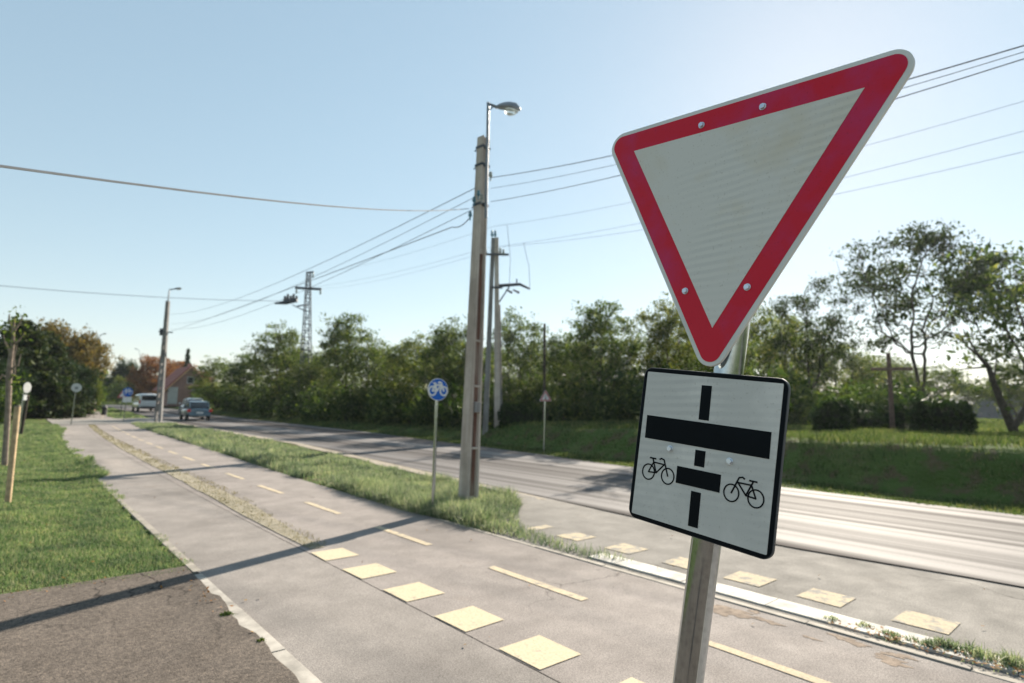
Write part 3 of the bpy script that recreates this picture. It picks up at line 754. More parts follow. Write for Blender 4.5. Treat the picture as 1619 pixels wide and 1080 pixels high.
def round_back(px, py, pxb, dist_b, r, label, facing, facemat, name="road_sign"):
    b = on_bearing(pxb, dist_b); c = height_at(px, py, b)
    root = thing(name, label, "sign", b)
    sign_post(b, c + np.array([0, 0, .15]), .035, root)
    f0 = face_frame(c, facing); f = (c + f0[3] * .05, f0[1], f0[2], f0[3])
    m = MB(b); m.prism(circle(0, 0, r, 28), f, -.014, 0); p = m.build("disc", M[facemat], root)
    m = MB(b); m.box(f[0] - f0[3] * .03, (r * 1.4, .03, .05), (f0[1], f0[3], f0[2])); m.build("clamp_rail", M['steel'], root)
    return root, b, c, f, p
root, b, c, f, p = round_back(121, 613, 115, 46.5, .27, "grey round sign seen from its bare back beside the far path", 186, 'sign_back')
m = MB(b); m.prism(circle(0, -.02, .10, 14), f, .0005, .0015); m.build("face_mark", M['steel'], p)
root, b, c, f, p = round_back(41, 613, 31, 28, .20, "white oval looking sign on a dark post among the left bushes", 125, 'oval_grey')
m = MB(b); m.box(c + np.array([0, 0, -.36]), (.16, .03, .2), (f[1], f[3], f[2])); m.build("small_plate", M['sign_back'], root)
root, b, c, f, p = round_back(202, 620, 197, 52.5, .34, "blue round sign over a white plate near the junction", 186, 'sign_blue')
m = MB(b); bike(m, f, 0, -.03, 6.3, 1, .0005, .003, 1.7); m.build("bicycle_symbol", M['sign_symbol'], p)
m = MB(b); m.prism(rounded(rect(.28, .2), .03, 4), (f[0] + np.array([0, 0, -.56]), f[1], f[2], f[3]), -.014, 0); m.build("white_plate", M['sign_symbol'], root)
b = on_bearing(192, 60); c = height_at(193.5, 625, b)
root = thing("warning_sign", "faded red triangle sign peeping out behind the blue junction sign", "sign", b)
sign_post(b, c, .03, root)
f0 = face_frame(c, 200); f = (c + f0[3] * .05, f0[1], f0[2], f0[3])
m = MB(b); m.prism(rounded(uptri(.75), .03, 4), f, -.014, 0); p = m.build("triangle_panel", M['red_paint'], root)
m = MB(b); m.prism(uptri(.42), f, .001, .002); m.build("white_face", M['sign_symbol'], p)

# ---------------------------------------------------------------- concrete poles and lamps
def luminaire(root, org, base, d, up, s, matbody, mat_bowl, hs=1.0):
    """street lamp head from its neck at base, pointing along d"""
    d = d / np.linalg.norm(d); side = np.cross(d, up); side /= np.linalg.norm(side); u2 = np.cross(side, d)
    prof = [(0, .05, .05, 0), (.10, .10, .075, .0), (.25, .135, .095, .01), (.42, .14, .10, .015), (.60, .125, .09, .01), (.72, .075, .055, -.01), (.76, .02, .02, -.02)]
    rings = []
    for l, hw_, ht, dz in prof:
        ring = []
        for k in range(14):
            a = 2 * math.pi * k / 14; ca, sa = math.cos(a), math.sin(a)
            y = ht * (sa if sa > 0 else sa * .35)
            ring.append(base + s * (d * l + side * hw_ * ca + u2 * hs * (y + dz)))
        rings.append(ring)
    m = MB(org); m.loft(rings); h = m.build("lamp_head", M[matbody], root, smooth=True)
    rings = []
    for l, hw_, ht in ((.26, .03, .02), (.32, .10, .075), (.45, .118, .105), (.58, .105, .09), (.68, .06, .05), (.71, .02, .02)):
        rings.append([base + s * (d * l + side * hw_ * math.cos(2 * math.pi * k / 14) + u2 * hs * (-.03 + ht * min(0.1, math.sin(2 * math.pi * k / 14)))) for k in range(14)])
    m = MB(org); m.loft(rings); m.build("lamp_bowl", mat_bowl, h, smooth=True)
    return h
t = NT("lamp_bowl_glass"); t.base((.9, .92, .9)); t.set(Roughness=.12, IOR=1.45); t.b.inputs["Transmission Weight"].default_value = .85; M['bowl'] = t.m; M['lamp_grey'] = plain("grey_lamp_housing", (.20, .22, .25), .5, .2, var=.15)

b = ground_at(740, 796)
top = height_at(764.5, 218, b + np.array([_f[0], _f[1], 0]) * .25)
pole = thing("lamp_pole", "tall weathered concrete pole with a street lamp, standing on the grass verge", "pole", b, "concrete lamp poles along the road")
ax = (top - b) / np.linalg.norm(top - b)
# I-section: wide faces turned to the camera's left, groove on the right-hand side
sx = _r0 * math.cos(R(42)) - np.array([_f[0], _f[1], 0]) / math.hypot(_f[0], _f[1]) * math.sin(R(42)); sx -= ax * (sx @ ax); sx /= np.linalg.norm(sx)
sy = np.cross(ax, sx)
def tapered(mb, q0, q1, corners0, corners1):
    mb.loft([[q0 + sx * a + sy * bb for a, bb in corners0], [q1 + sx * a + sy * bb for a, bb in corners1]])
def isec(w_, d_, g, t_):   # groove of depth g in the +-sy faces
    return [(-w_, -d_), (w_, -d_), (w_, -t_), (w_ - g, -t_ * .85), (w_ - g, t_ * .85), (w_, t_), (w_, d_), (-w_, d_), (-w_, t_), (-w_ + g, t_ * .85), (-w_ + g, -t_ * .85), (-w_, -t_)]
m = MB(b); tapered(m, b - ax * .3, top, isec(.118, .125, .05, .075), isec(.078, .082, .032, .050)); body = m.build("shaft", M['concrete'], pole, bevel=.008)
Ht = np.linalg.norm(top - b)
for s_ in (1, -1):
    m = MB(b)
    lo, hi = .02, .66
    q = lambda u: (.118 + (.078 - .118) * u - (.05 + (.032 - .05) * u) + .003, (.075 + (.050 - .075) * u) * .80)
    (x0, y0), (x1, y1) = q(lo), q(hi)
    m.loft([[b + ax * Ht * lo + sx * s_ * (x0 + e) + sy * k for e, k in ((-.002, -y0), (.0, -y0), (.0, y0), (-.002, y0))],
            [b + ax * Ht * hi + sx * s_ * (x1 + e) + sy * k for e, k in ((-.002, -y1), (.0, -y1), (.0, y1), (-.002, y1))]])
    m.build("groove", M['groove'], body)
def at_u(u): return b + ax * Ht * u
for u in (.14, .30, .42):      # rungs across the groove
    m = MB(b); wu = .118 - .04 * u; m.box(at_u(u) + sx * (wu - .025), (.045, .14 - .04 * u, .035), (sx, sy, ax)); m.build("rung", M['concrete'], body, bevel=.004)
m = MB(b); m.box(at_u(.245) + sx * .118, (.05, .12, .17), (sx, sy, ax)); m.build("junction_box", M['concrete_dark'], pole, bevel=.006)
for u in (.968, .915, .80):
    m = MB(b); wu = .118 - .04 * u + .012; du = .125 - .043 * u + .012
    m.loft([[at_u(u) + ax * z + sx * a + sy * c_ for a, c_ in ((-wu, -du), (wu, -du), (wu, du), (-wu, du))] for z in (-.022, .022)])
    m.tube([at_u(u) - sx * (wu + .10) - sy * (du * .2), at_u(u) + sx * (wu + .08) - sy * (du * .2)], .012, 8)
    m.build("clamp_band", M['dark_steel'], pole)
lt0 = height_at(768.5, 345, b) - _f * .02; lt1 = height_at(772, 163, b) - _f * .02
m = MB(b); m.tube([lt0, height_at(769.5, 270, b) - _f * .02, height_at(771, 215, b) - _f * .02, lt1], .026, 10); tube = m.build("lamp_tube", M['steel'], pole, smooth=True)
hd = height_at(786, 170, b)
m = MB(b); m.tube([lt1 - ax * .02, height_at(780, 167, b), hd], [.022, .022, .03], 8); m.tube([height_at(772, 176, b) - _f * .02, height_at(780, 168.5, b)], .012, 6); m.build("bracket", M['steel'], tube)
ld = height_at(816, 181, b) - hd
ld = ld / np.linalg.norm(ld) - np.array([_f[0], _f[1], 0]) * .55
luminaire(pole, b, hd, ld, np.array([0, 0, 1.]), .64, 'lamp_grey', M['bowl'], 1.5)
ins = []
def insulator(root, org, p, h=.10, r=.035, mat='ceramic'):
    m = MB(org); p = np.asarray(p)
    m.loft([[p + np.array([rr * math.cos(2 * math.pi * k / 10), rr * math.sin(2 * math.pi * k / 10), z]) for k in range(10)] for z, rr in ((-.06, .012), (0, .012), (.005, r * .8), (h * .4, r), (h * .5, r * .6), (h * .8, r * .8), (h, r * .3))])
    return m.build("insulator", M[mat], root, smooth=True)
for px, py in ((750, 322), (757, 312), (762, 318), (776, 283), (744, 345)):
    insulator(pole, b, height_at(px, py, b) - _f * .10, mat='ceramic_blue' if px < 760 else 'ceramic')
MAINB = b

# pierced concrete poles further along the road
def pierced_pole(pb_px, base, top_px, name, label, lamp0, lamp1, wid, box=None):
    b = base; top = height_at(*top_px, b)
    root = thing(name, label, "pole", b, "concrete lamp poles along the road")
    ax = (top - b) / np.linalg.norm(top - b); H_ = np.linalg.norm(top - b)
    x = _r0 - ax * (_r0 @ ax); x /= np.linalg.norm(x); y = np.cross(ax, x)
    m = MB(b)
    for s_ in (-1, 1):
        m.loft([[b + ax * (H_ * u) + x * (s_ * (wid * (1 - u) + .05) + a) + y * c_ for a, c_ in ((-.06, -.10), (.06, -.10), (.06, .10), (-.06, .10))] for u in (-.02, 1.0)])
    for k in range(14):
        u = .12 + k * .066; wv = wid * (1 - u) + .05
        m.box(b + ax * (H_ * u), (2 * wv + .02, .14, .22 if k % 3 else .5), (x, y, ax))
    m.build("shaft", M['concrete_dark'], root)
    a0, a1 = height_at(*lamp0, b), height_at(*lamp1, b)
    m = MB(b); m.tube([top - ax * .8, top, a0 - (a0 - top) * .15, a0, a0 + (a1 - a0) * .4], .045, 8); m.build("lamp_arm", M['steel'], root, smooth=True)
    luminaire(root, b, a0 + (a1 - a0) * .35, a1 - a0, np.array([0, 0, 1.]), 1.35 * np.linalg.norm(a1 - a0) * .65 / 1.0, 'dark_steel', M['bowl'])
    if box:
        m = MB(b); m.box(height_at(*box, b), (.25, .3, .5)); m.build("switch_box", M['dark_steel'], root, bevel=.02)
        m = MB(b); m.box(height_at(box[0] + 6, box[1], b), (.9, .08, .08)); m.build("crossarm", M['dark_steel'], root)
    return root, b
L2 = ground_at(250, 668)
pierced_pole(None, L2, (265.5, 476), "lamp_pole", "pierced concrete lamp pole standing just left of the moving blue car", (268, 458), (287, 456), .13, (256, 525))
L3 = on_bearing(151, 98)
pierced_pole(None, L3, (156.5, 543), "lamp_pole", "distant concrete lamp pole rising behind the dark left trees", (158, 530), (168, 527), .12)
L4 = on_bearing(235, 128)
pierced_pole(None, L4, (222, 566), "lamp_pole", "tiny faraway lamp pole in front of the rust coloured trees", (220, 554), (213, 551), .12)

# A-shaped concrete pole
b = ground_at(779, 694); b = on_bearing(779, 26.0)
AP = b
root = thing("power_pole", "A-shaped double concrete power pole with crossarm and insulators", "pole", b)
apex = height_at(782, 376, b)
fl, fr_ = height_at(766, 700, b), height_at(786.5, 690, b)
def leg(p0, p1, w0, w1, name, mat):
    m = MB(b); a = (p1 - p0) / np.linalg.norm(p1 - p0); x = _r0 - a * (_r0 @ a); x /= np.linalg.norm(x); y = np.cross(a, x)
    m.loft([[p + x * (w_ * i) + y * (w_ * j) for i, j in ((-1, -1), (1, -1), (1, 1), (-1, 1))] for p, w_ in ((p0, w0), (p1, w1))])
    return m.build(name, M[mat], root, bevel=.01)
lA = leg(fl - np.array([0, 0, .5]), apex - _r0 * .06 + np.array([0, 0, -.02]), .125, .09, "leg", 'concrete_dark')
lB = leg(fr_ - np.array([0, 0, .5]), apex + _r0 * .09, .14, .09, "leg", 'concrete')
leg(height_at(790, 690, b) + _f * .28 - np.array([0, 0, .5]), height_at(786.5, 482, b) + _f * .26, .15, .13, "support_stub", 'concrete_dark')
for y, wd_ in ((403, .62), (455, .5)):
    c = height_at(783 if y < 430 else 786, y, b)
    m = MB(b); m.box(c - _f * .12, (wd_ * 2 if y < 430 else wd_, .07, .09), (_r0, np.cross(np.array([0, 0, 1.]), _r0), np.array([0, 0, 1.]))); m.build("crossarm", M['dark_steel'], root)
for px, py in ((768, 402), (791, 402), (796, 404)): insulator(root, b, height_at(px, py, b) - _f * .12, .28, .07, 'ceramic')
for px in (778, 783): insulator(root, b, height_at(px, 374, b), .30, .07, 'ceramic_blue')
arm0, arm1 = height_at(786, 452, b), height_at(838, 457, b)
m = MB(b); m.tube([arm0, height_at(822, 449.5, b), arm1], [.08, .07, .045], 8)
for px in (806, 817): m.tube([height_at(px - 6, 458, b), height_at(px + 4, 463, b)], [.03, .06], 6)
m.tube([height_at(817, 450, b), height_at(817, 441, b)], .03, 6); m.tube([height_at(789, 478, b), height_at(806, 452, b)], .03, 6)
m.build("switch_arm", M['dark_steel'], root, smooth=True)

# lattice tower
b = on_bearing(482, 57.0); LT = b
root = thing("lattice_tower", "tall steel lattice power tower rising from the roadside trees", "tower", b)
top = height_at(488, 431, b); ax = (top - b) / np.linalg.norm(top - b); HT = np.linalg.norm(top - b)
x_, y_ = _r0, np.cross(np.array([0, 0, 1.]), _r0)
m = MB(b)
wl = lambda u: .38 * (1 - u) + .15
cn = lambda u, i, j: b + ax * HT * u + x_ * wl(u) * i + y_ * wl(u) * j
cs = ((-1, -1), (1, -1), (1, 1), (-1, 1))
for i, j in cs: m.tube([cn(0, i, j), cn(1, i, j)], .042, 5)
N = 22
for k in range(N):
    u0, u1 = k / N, (k + 1) / N
    for q in range(4):
        a, c = cs[q], cs[(q + 1) % 4]
        if k % 2: a, c = c, a
        m.tube([cn(u0, *a), cn(u1, *c)], .024, 4); m.tube([cn(u1, *a), cn(u1, *c)], .026, 4)
m.build("lattice_mast", M['tower'], root)
def bar(p, q, r, name, mat='tower', n=5):
    mm = MB(b); mm.tube([p, q], r, n); return mm.build(name, M[mat], root)
bar(height_at(467, 455, b), height_at(508, 457.5, b), .13, "crossarm", 'dark_steel')
bar(height_at(485, 431, b), height_at(496, 430, b), .09, "top_arm")
bar(height_at(470, 484, b), height_at(484, 482, b), .07, "switch_bracket")
m = MB(b); m.tube([height_at(434, 480, b), height_at(452, 478, b), height_at(470, 474, b)], [.06, .22, .22], 6)
for k in range(5): m.tube([height_at(450 + k * 4.4, 478, b), height_at(451 + k * 4.6, 468 - (k % 2) * 3, b)], [.16, .10], 6)
m.tube([height_at(462, 482, b), height_at(481, 491, b)], .05, 5)
m.build("switch_platform", M['dark_steel'], root)
for px, py in ((469, 455), (507, 457), (495, 431)): insulator(root, b, height_at(px, py, b) - np.array([0, 0, .5]), .5, .10, 'ceramic')

def wood_pole(px, d, top_py, r, label, lean=0, mat='bark', arm=None):
    b = on_bearing(px, d); top = height_at(px + lean, top_py, b)
    root = thing("utility_pole", label, "pole", b)
    m = MB(b); m.tube([b - np.array([0, 0, .2]), top], [r, r * .7], 10); m.build("shaft", M[mat], root, smooth=True)
    if arm:
        m = MB(b); m.box(top - np.array([0, 0, .35]), (arm, .08, .1), (_r0, np.cross(np.array([0, 0, 1.]), _r0), np.array([0, 0, 1.]))); m.build("crossarm", M['dark_steel'], root)
    return root
wood_pole(861, 24, 512, .07, "slim dark pole among trees above the small warning triangle")
wood_pole(404, 70, 556, .16, "thin wooden pole poking out of the trees left of the lattice tower")

# ---------------------------------------------------------------- overhead cables
def cable(label, pts, r, sag=0.0, grp=None):
    P = []
    pts = [np.asarray(p, float) for p in pts]
    for i in range(len(pts) - 1):
        n = 14
        for k in range(n + (i == len(pts) - 2)):
            u = k / n; q = pts[i] * (1 - u) + pts[i + 1] * u; q = q - np.array([0, 0, 4 * sag * u * (1 - u)]); P.append(q)
    m = MB(P[0]); m.tube(P, r, 5)
    o = m.build("power_cable", M['cable'], smooth=True); o.location = tuple(P[0])
    return tag(o, label, "cable", grp)
def at_plane_x(px, py, x):
    r = ray(px, py); t = x / r[0]; return EYE + r * t
def beyond(p, q, L):      # continue the line from p through q by L metres
    d = (q - p) / np.linalg.norm(q - p); return q + d * L
G = "cables strung along the road"
mainp = lambda px, py: height_at(px, py, MAINB)
l2 = lambda px, py: height_at(px, py, L2)
ap = lambda px, py: height_at(px, py, AP)
lt = lambda px, py: height_at(px, py, LT)
cable("top cable running left from the lamp pole down to the far pierced pole", [l2(268, 497), mainp(752, 297)], .007, .55, G)
cable("middle thin cable running left from the lamp pole to the far pierced pole", [l2(267, 512), mainp(752, 311)], .0055, .60, G)
cable("lower middle cable running left from the lamp pole toward the far pole", [l2(266, 520), mainp(750, 330)], .006, .65, G)
cable("thick lowest cable sagging left from the lamp pole past the lattice tower", [l2(264, 526), mainp(715, 359), mainp(742, 345)], .008, .06, G)
for (a, c, px1, py1, r, lb) in (((776, 281), 0, 1619, 72, .006, "thick upper cable passing behind the give way sign to the upper right edge"),
                                ((776, 298), 0, 1619, 82, .0035, "thin cable just under the thick upper one right of the lamp pole"),
                                ((776, 319), 0, 1619, 93, .005, "third cable down from the lamp pole passing behind the triangle")):
    p = mainp(*a); q = at_plane_x(px1, py1, 6.0)
    m_ = at_plane_x((a[0] + px1) / 2 * .5 + 1440 * .5, 0, 6) if False else None
    cable(lb, [p, q, beyond(p, q, 14)], r, .12, G)
cable("single cable crossing the sky from the lamp pole to the left edge", [beyond(mainp(740, 330), at_plane_x(3, 263, -.10), 9), at_plane_x(3, 263, -.10), mainp(741, 330)], .0065, .10)
e = ap(455, 478); q = lt(440, 476); farl = on_bearing(-60, 52); farl[2] = 9.2
cable("faint far cable low in the sky from the lattice tower to the left edge", [farl, q], .02, .25)
for (a, tpx, e_py, r, lb) in (((781, 358), (495, 433), 160, .006, "upper faint power line between lattice tower, A pole and the right edge"),
                              ((770, 392), (469, 456), 207, .006, "middle faint power line between lattice tower, A pole and the right edge"),
                              ((797, 390), (507, 457), 240, .006, "lowest faint power line between lattice tower, A pole and the right edge")):
    p = ap(*a); q = at_plane_x(1619, e_py, 19.5); t_ = lt(*tpx)
    cable(lb, [t_, p, q, beyond(p, q, 16)], r, .35, "faint power lines beyond the road")
for (a, c, lb) in (((802, 356), (805, 459), "short slack jumper wire hanging left beside the A pole"), ((828, 384), (838, 457), "slack jumper wire hanging right beside the A pole")):
    p, q = ap(*a), ap(*c); cable(lb, [p, (p + q) / 2 + _r0 * .1, q], .010, .05)

# ---------------------------------------------------------------- trees
def colonize(rng, h, w_, cb, clumps, per, cr, trunk_r, lean=(0, 0), stems=1, flat=.55, fork=.8, shape=.5):
    """grow a branch skeleton through clumps of foliage points inside a lumpy crown; cb = height of the crown base"""
    A = []
    zc = cb + (h - cb) * shape
    k = 0
    while k < clumps:
        p = rng.uniform(-1, 1, 3); n_ = np.linalg.norm(p)
        if n_ > 1 or n_ < .30: continue
        rz_ = (h - zc - cr * .5) if p[2] > 0 else (zc - cb)
        c = np.array([p[0] * (w_ / 2 - cr * .5), p[1] * (w_ / 2 - cr * .5), zc + p[2] * rz_])
        r = cr * rng.uniform(.55, 1.25)
        A.append(c + rng.normal(0, .5, (max(4, int(per * (r / cr) ** 2)), 3)) * [r, r, r * flat]); k += 1
    A = np.concatenate(A); A = A[(A[:, 2] > cb * .6)]
    over = A[:, 2] > h; A[over, 2] = h - rng.random(over.sum()) * .3
    nodes, par = [], []
    step = .30
    for s_ in range(stems):
        p = np.zeros(3) + (rng.normal(0, .12, 3) * [1, 1, 0] if stems > 1 else 0)
        d = np.array([lean[0], lean[1], 1.0]) + (rng.normal(0, .20, 3) * [1, 1, 0] if stems > 1 else 0)
        nodes.append(p + [0, 0, -.15]); par.append(-1)
        while p[2] < cb * fork:
            d = d + rng.normal(0, .10, 3) * [1, 1, 0]; d /= np.linalg.norm(d)
            p = p + d * step; nodes.append(p); par.append(len(nodes) - 2)
    N = np.array(nodes); act = np.ones(len(A), bool)
    for it in range(90):
        if not act.any(): break
        T = A[act]
        D = ((T[:, None, :] - N[None]) ** 2).sum(-1); j = D.argmin(1)
        acc = {}
        for q in range(len(T)):
            v = T[q] - N[j[q]]; L = np.linalg.norm(v) + 1e-9
            acc.setdefault(int(j[q]), []).append(v / L / (.5 + L))
        new = []
        for i, vs_ in acc.items():
            d = np.mean(vs_, 0); L = np.linalg.norm(d)
            d = (d / L if L > 1e-6 else np.array([0, 0, 1.])) + rng.normal(0, .22, 3) + [0, 0, .12]; d /= np.linalg.norm(d)
            new.append(N[i] + d * step); par.append(i)
        N = np.concatenate([N, new])
        D = ((A[:, None, :] - np.array(new)[None]) ** 2).sum(-1).min(1)
        act &= D > .42 ** 2
    n = len(N); rad = np.zeros(n); kids = np.zeros(n, int)
    for i in range(n - 1, -1, -1):
        rad[i] = max(rad[i], .011 ** 2.2) if kids[i] == 0 else rad[i]
        if par[i] >= 0: rad[par[i]] += rad[i]; kids[par[i]] += 1
    rad = rad ** (1 / 2.2); k = min(1.0, trunk_r / rad.max()); rad = np.maximum(rad * (k + (1 - k) * (rad < .02)), .008)
    segs = [(N[par[i]], N[i], min(rad[par[i]], rad[i] * 1.25), rad[i]) for i in range(n) if par[i] >= 0]
    return segs, A

def leaves_np(rng, C, n_per, rad, flat, size, droop=.3, asp=.45):
    n = rng.poisson(n_per, len(C)); P = np.repeat(C, n, 0) + rng.normal(0, 1, (n.sum(), 3)) * [rad, rad, rad * flat]
    N = len(P)
    d = rng.normal(0, 1, (N, 3)) + [0, 0, -droop]; d /= np.linalg.norm(d, axis=1)[:, None]
    q = np.cross(d, rng.normal(0, 1, (N, 3))); q /= np.linalg.norm(q, axis=1)[:, None]
    s = size * np.clip(rng.lognormal(-.08, .45, N), .3, 2.2)[:, None]
    u, v = d * s, q * s * asp
    V = np.stack([P - u, P - v, P + u, P + v], 1).reshape(-1, 3)
    return V, np.arange(4 * N).reshape(N, 4)

def make_proto(key, seed, h, w_, leaf, n_per, rad, size, bark='bark', lflat=.6, asp=.42, **kw):
    rng = np.random.default_rng(seed)
    segs, A = colonize(rng, h, w_, **kw)
    m = MB()
    for p, q, r0, r1 in segs: m.tube([p, q], [r0, r1], 7 if r0 > .06 else 4, cap=False)
    V, F = leaves_np(rng, A, n_per, rad, lflat, size, asp=asp)
    return m, V, F, leaf, bark

PROT = {}
def proto_data(key, *a, **k):
    m, V, F, leaf, bark = make_proto(key, *a, **k)
    t_ = m.build("trunk", M[bark], None, smooth=True); c_ = mesh_np("crown", V, F, M[leaf])
    PROT[key] = (t_.data, c_.data, a[1], a[2])
    assert a[1] == 10.0
    bpy.data.objects.remove(t_); bpy.data.objects.remove(c_)
    print(key, len(F))

K = dict(n_per=17, rad=.22, size=.10, leaf='leaf_green')
proto_data("robinia_a", 3, 10.0, 7.5, **K, cb=1.4, clumps=105, per=12, cr=.95, trunk_r=.17)
proto_data("robinia_b", 8, 10.0, 8.0, **K, cb=1.2, clumps=100, per=12, cr=1.0, trunk_r=.17, lean=(.1, .1))
K["leaf"] = "leaf_olive"
proto_data("robinia_c", 21, 10.0, 7.0, **K, cb=1.6, clumps=95, per=12, cr=.9, trunk_r=.12, stems=2)
K["leaf"] = "leaf_green"
proto_data("robinia_d", 34, 10.0, 8.5, **K, cb=1.0, clumps=110, per=12, cr=1.0, trunk_r=.11, stems=3)
K = dict(n_per=15, rad=.20, size=.085, leaf='leaf_open')
proto_data("open_a", 55, 10.0, 7.5, **K, cb=3.4, clumps=72, per=11, cr=.85, trunk_r=.27, flat=.38, stems=2, fork=.75)
proto_data("open_b", 89, 10.0, 8.0, **K, cb=3.2, clumps=66, per=11, cr=.85, trunk_r=.30, flat=.40, lean=(-.2, .2))
K = dict(n_per=34, rad=.34, size=.15)
proto_data("oak", 13, 10.0, 11.0, leaf='leaf_ochre', **K, cb=1.6, clumps=70, per=20, cr=1.6, trunk_r=.28, lflat=.8)
proto_data("rust", 17, 10.0, 9.0, leaf='leaf_rust', **K, cb=1.4, clumps=40, per=16, cr=1.6, trunk_r=.22)
proto_data("dense", 23, 10.0, 9.0, leaf='leaf_dark', n_per=24, rad=.32, size=.14, cb=.5, clumps=64, per=18, cr=1.6, trunk_r=.22, lflat=.9)
proto_data("light", 29, 10.0, 7.0, leaf='leaf_light', **K, cb=.8, clumps=40, per=15, cr=1.4, trunk_r=.18)
proto_data("midgreen", 31, 10.0, 8.0, leaf='leaf_under', **K, cb=.6, clumps=50, per=16, cr=1.5, trunk_r=.2)

def conifer_data(key, seed, h, w_, leaf, n, size):
    rng = np.random.default_rng(seed); m = MB()
    m.tube([(0, 0, -.2), (0, 0, h * .5), (0, 0, h * .97)], [.22, .13, .03], 7)
    C = []
    k = 0
    z = h * .04
    while z < h * .97:
        rr = (w_ / 2) * (1 - (z / h) ** 2.2) * (.75 + .4 * rng.random())
        for j in range(7):
            a = rng.random() * 6.28; L = rr * (.7 + .4 * rng.random())
            tip = np.array([math.cos(a) * L, math.sin(a) * L, z - L * .28])
            m.tube([(0, 0, z), tip], [.03, .01], 3, cap=False)
            for q in np.linspace(.25, 1, max(2, int(L / .4))): C.append(np.array([0, 0, z]) * (1 - q) + tip * q)
        z += h / 26
    V, F = leaves_np(rng, np.array(C), n, .22, .8, size, droop=1.2)
    t_ = m.build("trunk", M['bark'], None, smooth=True); c_ = mesh_np("crown", V, F, M[leaf])
    PROT[key] = (t_.data, c_.data, h, w_)
    bpy.data.objects.remove(t_); bpy.data.objects.remove(c_)
conifer_data("conifer", 41, 10.0, 6.0, 'leaf_conifer', 46, .17)
conifer_data("spruce", 43, 10.0, 3.6, 'leaf_dark', 16, .16)

def tree(key, px, d, top_py, w_px, label, cat="tree", grp=None, rz=None, name="tree", top_px=None):
    b = on_bearing(px, d); tp = height_at(top_px or px, top_py, b)
    td, cd, h0, w0 = PROT[key]
    depth = (b - EYE) @ _f
    sz = (tp[2] - b[2]) / h0; sxy = w_px * depth / FPX / w0
    rz = (px * .37) % 6.28 if rz is None else rz
    r_ = thing(name, label, cat, b - np.array([0, 0, .05]), grp, rz, (sxy, sxy, sz))
    link(bpy.data.objects.new("trunk", td), r_); link(bpy.data.objects.new("crown", cd), r_)
    return r_
G1 = "robinia trees along the far side of the road"
for key, px, d, ty, wp, lb in (
    ("robinia_d", 345, 78, 560, 90, "bushy roadside tree directly behind the moving blue car"),
    ("robinia_a", 385, 68, 556, 80, "bushy roadside tree next left of the thin wooden pole"),
    ("robinia_b", 440, 60, 508, 110, "feathery tree wrapped around the lattice tower's left side"),
    ("robinia_c", 497, 56, 560, 80, "lower leafy tree just right of the lattice tower foot"),
    ("robinia_a", 548, 46, 492, 105, "tall feathery tree with spiky top right of the lattice tower"),
    ("robinia_d", 598, 43, 530, 100, "rounded tree between the spiky tree and the blue bicycle sign"),
    ("robinia_b", 650, 40, 522, 100, "wispy tree whose crown shows above the blue bicycle sign"),
    ("robinia_c", 712, 35, 490, 110, "tall pale green tree half hidden left of the lamp pole"),
    ("robinia_a", 745, 38, 540, 110, "lower tree directly behind the lamp pole"),
    ("robinia_d", 822, 32, 482, 120, "broad airy tree just right of the A-shaped pole"),
    ("robinia_b", 890, 31, 520, 110, "low rounded tree over the small red warning triangle"),
    ("robinia_a", 955, 29, 472, 135, "tall airy tree left of the give way sign's tip"),
    ("robinia_d", 1010, 31, 520, 120, "leafy tree behind the left edge of the square plate"),
    ("robinia_c", 1062, 29, 458, 120, "tree whose top touches the left side of the red triangle"),
    ("robinia_b", 1130, 33, 520, 150, "leafy tree behind the lower point of the red triangle"),
    ("robinia_d", 1212, 36, 470, 165, "bright green tree just right of the give way sign post"),
    ("robinia_d", 1142, 24, 405, 120, "tall tree hidden for the most part behind the red triangle"),
    ("open_b", 1292, 33, 428, 150, "dark forked airy tree left of the wooden cross"),
    ("open_a", 1462, 37, 338, 235, "tallest open tree with twin trunk behind the big clipped hedge"),
    ("open_a", 1625, 36, 372, 200, "open tree cut by the right edge of the view"),
    ("robinia_c", 1385, 60, 560, 120, "small hazy tree seen behind the wooden cross"),
    ("midgreen", 470, 78, 545, 90, "dim tree of the second row seen through the lattice tower"),
    ("robinia_b", 522, 66, 540, 90, "second row tree filling the gap right of the lattice tower"),
    ("robinia_d", 622, 56, 545, 110, "second row tree showing low between the spiky and the wispy tree"),
    ("robinia_a", 690, 50, 525, 100, "second row tree peeping out just right of the blue bicycle sign"),
    ("robinia_c", 785, 44, 535, 110, "second row tree seen between the legs of the A-shaped pole"),
    ("robinia_b", 860, 46, 545, 110, "second row tree behind the slim dark pole"),
    ("robinia_d", 920, 43, 520, 110, "second row tree left of the tall airy one"),
    ("robinia_a", 1100, 44, 500, 120, "second row tree whose crown shows just left of the sign post"),
    ("robinia_b", 1250, 46, 495, 130, "second row tree right of the square plate's upper corner"),
    ("robinia_a", 1330, 50, 540, 130, "mid distance tree showing through left of the wooden cross"),
    ("robinia_d", 1400, 56, 555, 130, "mid distance tree seen low between cross and tallest tree"),
    ("robinia_b", 1490, 60, 575, 120, "low far tree seen under the tallest tree's crown"),
    ("robinia_c", 1610, 58, 560, 110, "low far tree seen at the right edge behind the slanting trunk"),
    ("midgreen", 1560, 100, 600, 90, "low round tree above the grey shed"),
):
    tree(key, px, d, ty, wp, lb, grp=G1 if d < 80 else None)
